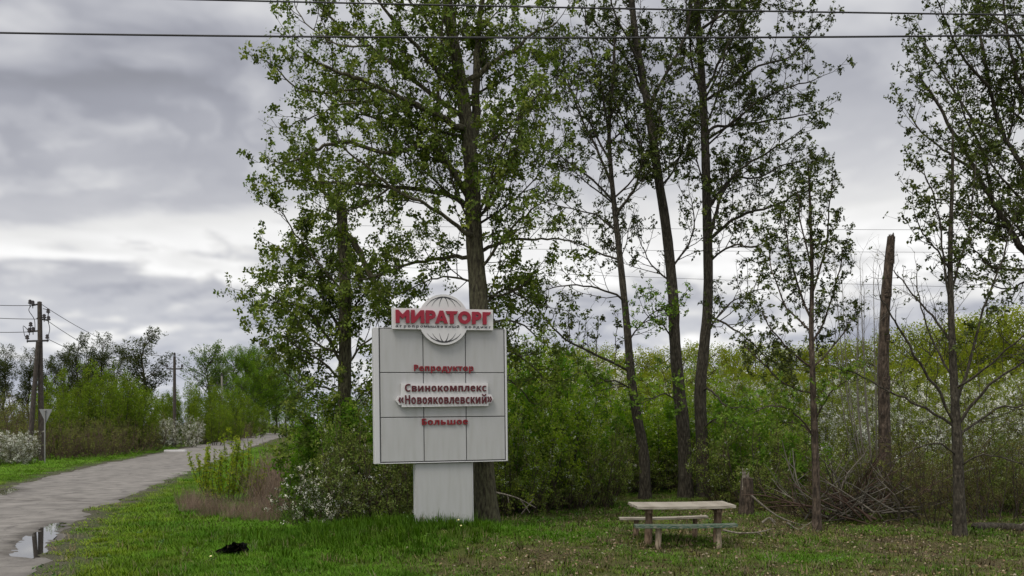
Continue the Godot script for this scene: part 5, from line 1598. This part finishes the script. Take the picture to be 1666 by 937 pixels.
func ground_cover():
	var tm := tuft_mesh(16, 0.55, 0.055, 0.45, 77)
	var tm_far := tuft_mesh(44, 0.6, 0.022, 0.35, 78)
	var short := CP.new()
	var afar := CP.new()
	var tall := CP.new()
	var straw := CP.new()
	var litter := CP.new()
	var weeds := CP.new()
	var d := 9.5
	while d < 75.0:
		var step := 0.10 if d < 16.0 else (0.15 if d < 22.0 else (0.26 if d < 34.0 else 0.5))
		var half := d * 0.66
		var e := road_edge(d)
		var x := -half
		while x < half:
			var xx := x + rng.randf_range(-0.5, 0.5) * step
			var dd := d + rng.randf_range(-0.5, 0.5) * step
			x += step
			var off := maxf(e.x - xx, xx - e.y)
			if off < 0.05: continue
			if dd > 34.0 and xx > e.y + 14.0: continue
			var cv := cover(xx, dd)
			var edge := smoothstep(0.0, 1.3, off + nz.get_noise_2d(xx * 1.3, dd * 1.3) * 0.6)
			var lively := nz.get_noise_2d(xx * 0.35 + 7.0, dd * 0.35)
			var fine := nz.get_noise_2d(xx * 1.1 + 33.0, dd * 1.1)
			var y := gh(xx, dd)
			var bald := smoothstep(0.18, 0.42, nz.get_noise_2d(xx * 0.8 + 200.0, dd * 0.8) + 0.2 * fine)
			if rng.randf() < (0.15 + 0.85 * cv.x) * (0.25 + 0.75 * edge) * (1.0 - 0.75 * bald):
				var yellow := clampf(0.9 - off * 0.35 + fine * 0.6, 0, 1) if dd < 30.0 else 0.2
				var c := Color(0.13, 0.285, 0.025).lerp(Color(0.29, 0.34, 0.03), yellow * 0.7)
				c = c.lerp(Color(0.24, 0.215, 0.07), clampf(0.75 - cv.x + fine * 0.3 + bald * 0.5, 0, 0.8))
				c = c.lerp(Color(0.085, 0.215, 0.02), clampf(lively * 1.2, 0, 0.6))
				var h := (0.07 + 0.045 * lively + 0.035 * fine) * (0.4 + 0.6 * edge) * (0.6 + 0.5 * cv.x)
				h *= 1.0 + 0.5 * smoothstep(18.0, 40.0, dd)
				var md := exp(-pow((xx + 2.0) / 1.7, 2.0) - pow((dd - 15.2) / 1.3, 2.0))
				h += 0.08 * md
				h = maxf(h, 0.035)
				var sc := step * 1.35
				var into := short if dd < 22.0 else afar
				into.t.append(Transform3D(Basis.from_euler(Vector3(rng.randf_range(-0.15, 0.15), rng.randf() * TAU, rng.randf_range(-0.15, 0.15))).scaled_local(Vector3(sc, h * rng.randf_range(0.6, 1.5), sc)), Vector3(xx, y, dd * -1.0)))
				into.c.append(tint(c, 0.2))
			if dd < 24.0 and rng.randf() < 0.012 + 0.05 * clampf(fine, 0, 1):
				weeds.t.append(Transform3D(frame((Vector3.UP + rp() * 0.3).normalized(), rng.randf() * TAU, rng.randf_range(0.05, 0.12)), Vector3(xx, y + 0.03, -dd)))
				weeds.c.append(tint(Color(0.15, 0.23, 0.045).lerp(Color(0.10, 0.17, 0.06), rng.randf()), 0.3))
			if dd < 34.0 and rng.randf() < cv.y * 0.16 * edge + 0.03 + 0.08 * bald:
				var h2 := rng.randf_range(0.10, 0.22)
				straw.t.append(Transform3D(Basis.from_euler(Vector3(rng.randf_range(-0.3, 0.3), rng.randf() * TAU, rng.randf_range(-0.3, 0.3))).scaled_local(Vector3(0.13, h2, 0.13)), Vector3(xx, y, -dd)))
				straw.c.append(tint(Color(0.34, 0.28, 0.17), 0.25))
			if dd < 26.0:
				var lots := cv.y * 1.3 * (1.0 if dd < 16.0 else 1.4) * clampf(0.35 + (xx + 1.5) * 0.4, 0.0, 1.0)
				while lots > 0:
					if rng.randf() < lots:
						var q := Vector3(xx + rng.randf_range(-step, step), 0, -dd + rng.randf_range(-step, step))
						q.y = gh(q.x, -q.z) + rng.randf_range(0.004, 0.03)
						litter.t.append(Transform3D(frame((Vector3.UP + rp() * 0.7).normalized(), rng.randf() * TAU, rng.randf_range(0.028, 0.055)), q))
						var lc: Color = [Color(0.25, 0.185, 0.12), Color(0.20, 0.14, 0.09), Color(0.36, 0.30, 0.22), Color(0.13, 0.09, 0.06), Color(0.24, 0.18, 0.12)][rng.randi() % 5]
						litter.c.append(tint(lc, 0.25))
					lots -= 1.0
			# tall blades on the mound left of the pillar
			if dd < 17.0 and rng.randf() < 0.5 * exp(-pow((xx + 2.2) / 1.5, 2.0) - pow((dd - 14.6) / 1.3, 2.0)):
				tall.t.append(Transform3D(Basis.from_euler(Vector3(rng.randf_range(-0.3, 0.3), rng.randf() * TAU, rng.randf_range(-0.3, 0.3))).scaled_local(Vector3(0.16, rng.randf_range(0.16, 0.36), 0.16)), Vector3(xx, y, -dd)))
				tall.c.append(tint(Color(0.16, 0.31, 0.035), 0.25))
		d += step
	tag(scatter("grass", short, tm, M.grass, self), "short green grass covering the field and verges", "grass", "", "stuff")
	tag(scatter("verge_grass", afar, tm_far, M.grass, self), "rough green grass on the verges farther along the road", "grass", "", "stuff")
	tag(scatter("tall_grass", tall, tuft_mesh(10, 0.6, 0.07, 0.6, 5), M.grass, self), "longer fresh grass blades on the mound before the sign", "grass", "", "stuff")
	tag(scatter("weeds", weeds, M.lc_bush, M.grass, self), "low broad leaved weeds scattered through the grass", "weeds", "", "stuff")
	tag(scatter("dry_straw", straw, tuft_mesh(9, 0.6, 0.05, 0.8, 15), M.litter, self), "dry straw stalks among the grass and litter", "straw", "", "stuff")
	var lm := MB.new()
	lm.tri(Vector3(-0.5, 0, 0), Vector3(0, 0.1, 0.4), Vector3(0.6, 0, 0))
	lm.tri(Vector3(-0.5, 0, 0), Vector3(0.6, 0, 0), Vector3(0.05, 0.14, -0.4))
	tag(scatter("leaf_litter", litter, lm.mesh(), M.litter, self), "brown dead leaves strewn under the trees", "leaf litter", "", "stuff")
	print("grass ", short.t.size(), " tall ", tall.t.size(), " straw ", straw.t.size(), " litter ", litter.t.size())

func small_things():
	# dark lump in the grass
	var b := G(380, 13.5)
	var t := thing("dark_clod", b, "low black lumpy clod of earth lying in the green grass", "clod")
	var m := MB.new()
	var rows := 10
	var seg := 22
	for j in rows + 1:
		var f := j / float(rows)
		for k in seg:
			var a := TAU * k / seg
			var dir := Vector3(cos(a) * cos(f * PI / 2), sin(f * PI / 2), sin(a) * cos(f * PI / 2))
			var rr := 1.0 + 0.55 * nz.get_noise_3d(dir.x * 1.6, dir.y * 1.6, dir.z * 1.6) + 0.25 * nz.get_noise_3d(dir.x * 5, dir.y * 5, dir.z * 5)
			m.v.append(Vector3(dir.x * 0.22 * rr, dir.y * 0.14 * rr * (1.0 + 0.25 * dir.x) - 0.01, dir.z * 0.17 * rr))
			m.n.append(dir)
	for j in rows:
		for k in seg:
			var a := j * seg + k; var c := j * seg + (k + 1) % seg
			m.i.append_array([a, a + seg, c, c, a + seg, c + seg])
	part("lump", m.mesh(), M.coal, t)
	# dandelions
	var fm := MB.new()
	for k in 12:
		var a := TAU * k / 12
		fm.tri(Vector3(0, 0.004, 0), Vector3(cos(a), 0.0, sin(a)) * 0.017, Vector3(cos(a + 0.6), 0.006, sin(a + 0.6)) * 0.017)
	var head := fm.mesh()
	var sm := MB.new()
	sm.tube([Vector3(0, -0.16, 0), Vector3(0.004, 0, 0)], [0.003, 0.003], 4, false)
	var stem := sm.mesh()
	var yel := mat(srgb(0.72, 0.66, 0.3), 0.7)
	var stg := mat(srgb(0.12, 0.2, 0.05), 0.7)
	for e in [[750, 878], [746, 873], [343, 910]]:
		var d: float = (EYE - 0.15) * F / (e[1] - HZ)
		var o := thing("dandelion", G(e[0], d) + Vector3(0, 0.17, 0), "small yellow dandelion flower standing in the grass", "flower", "dandelions in the grass")
		o.rotation.x = 0.5
		part("flower_head", head, yel, o)
		part("stem", stem, stg, o)
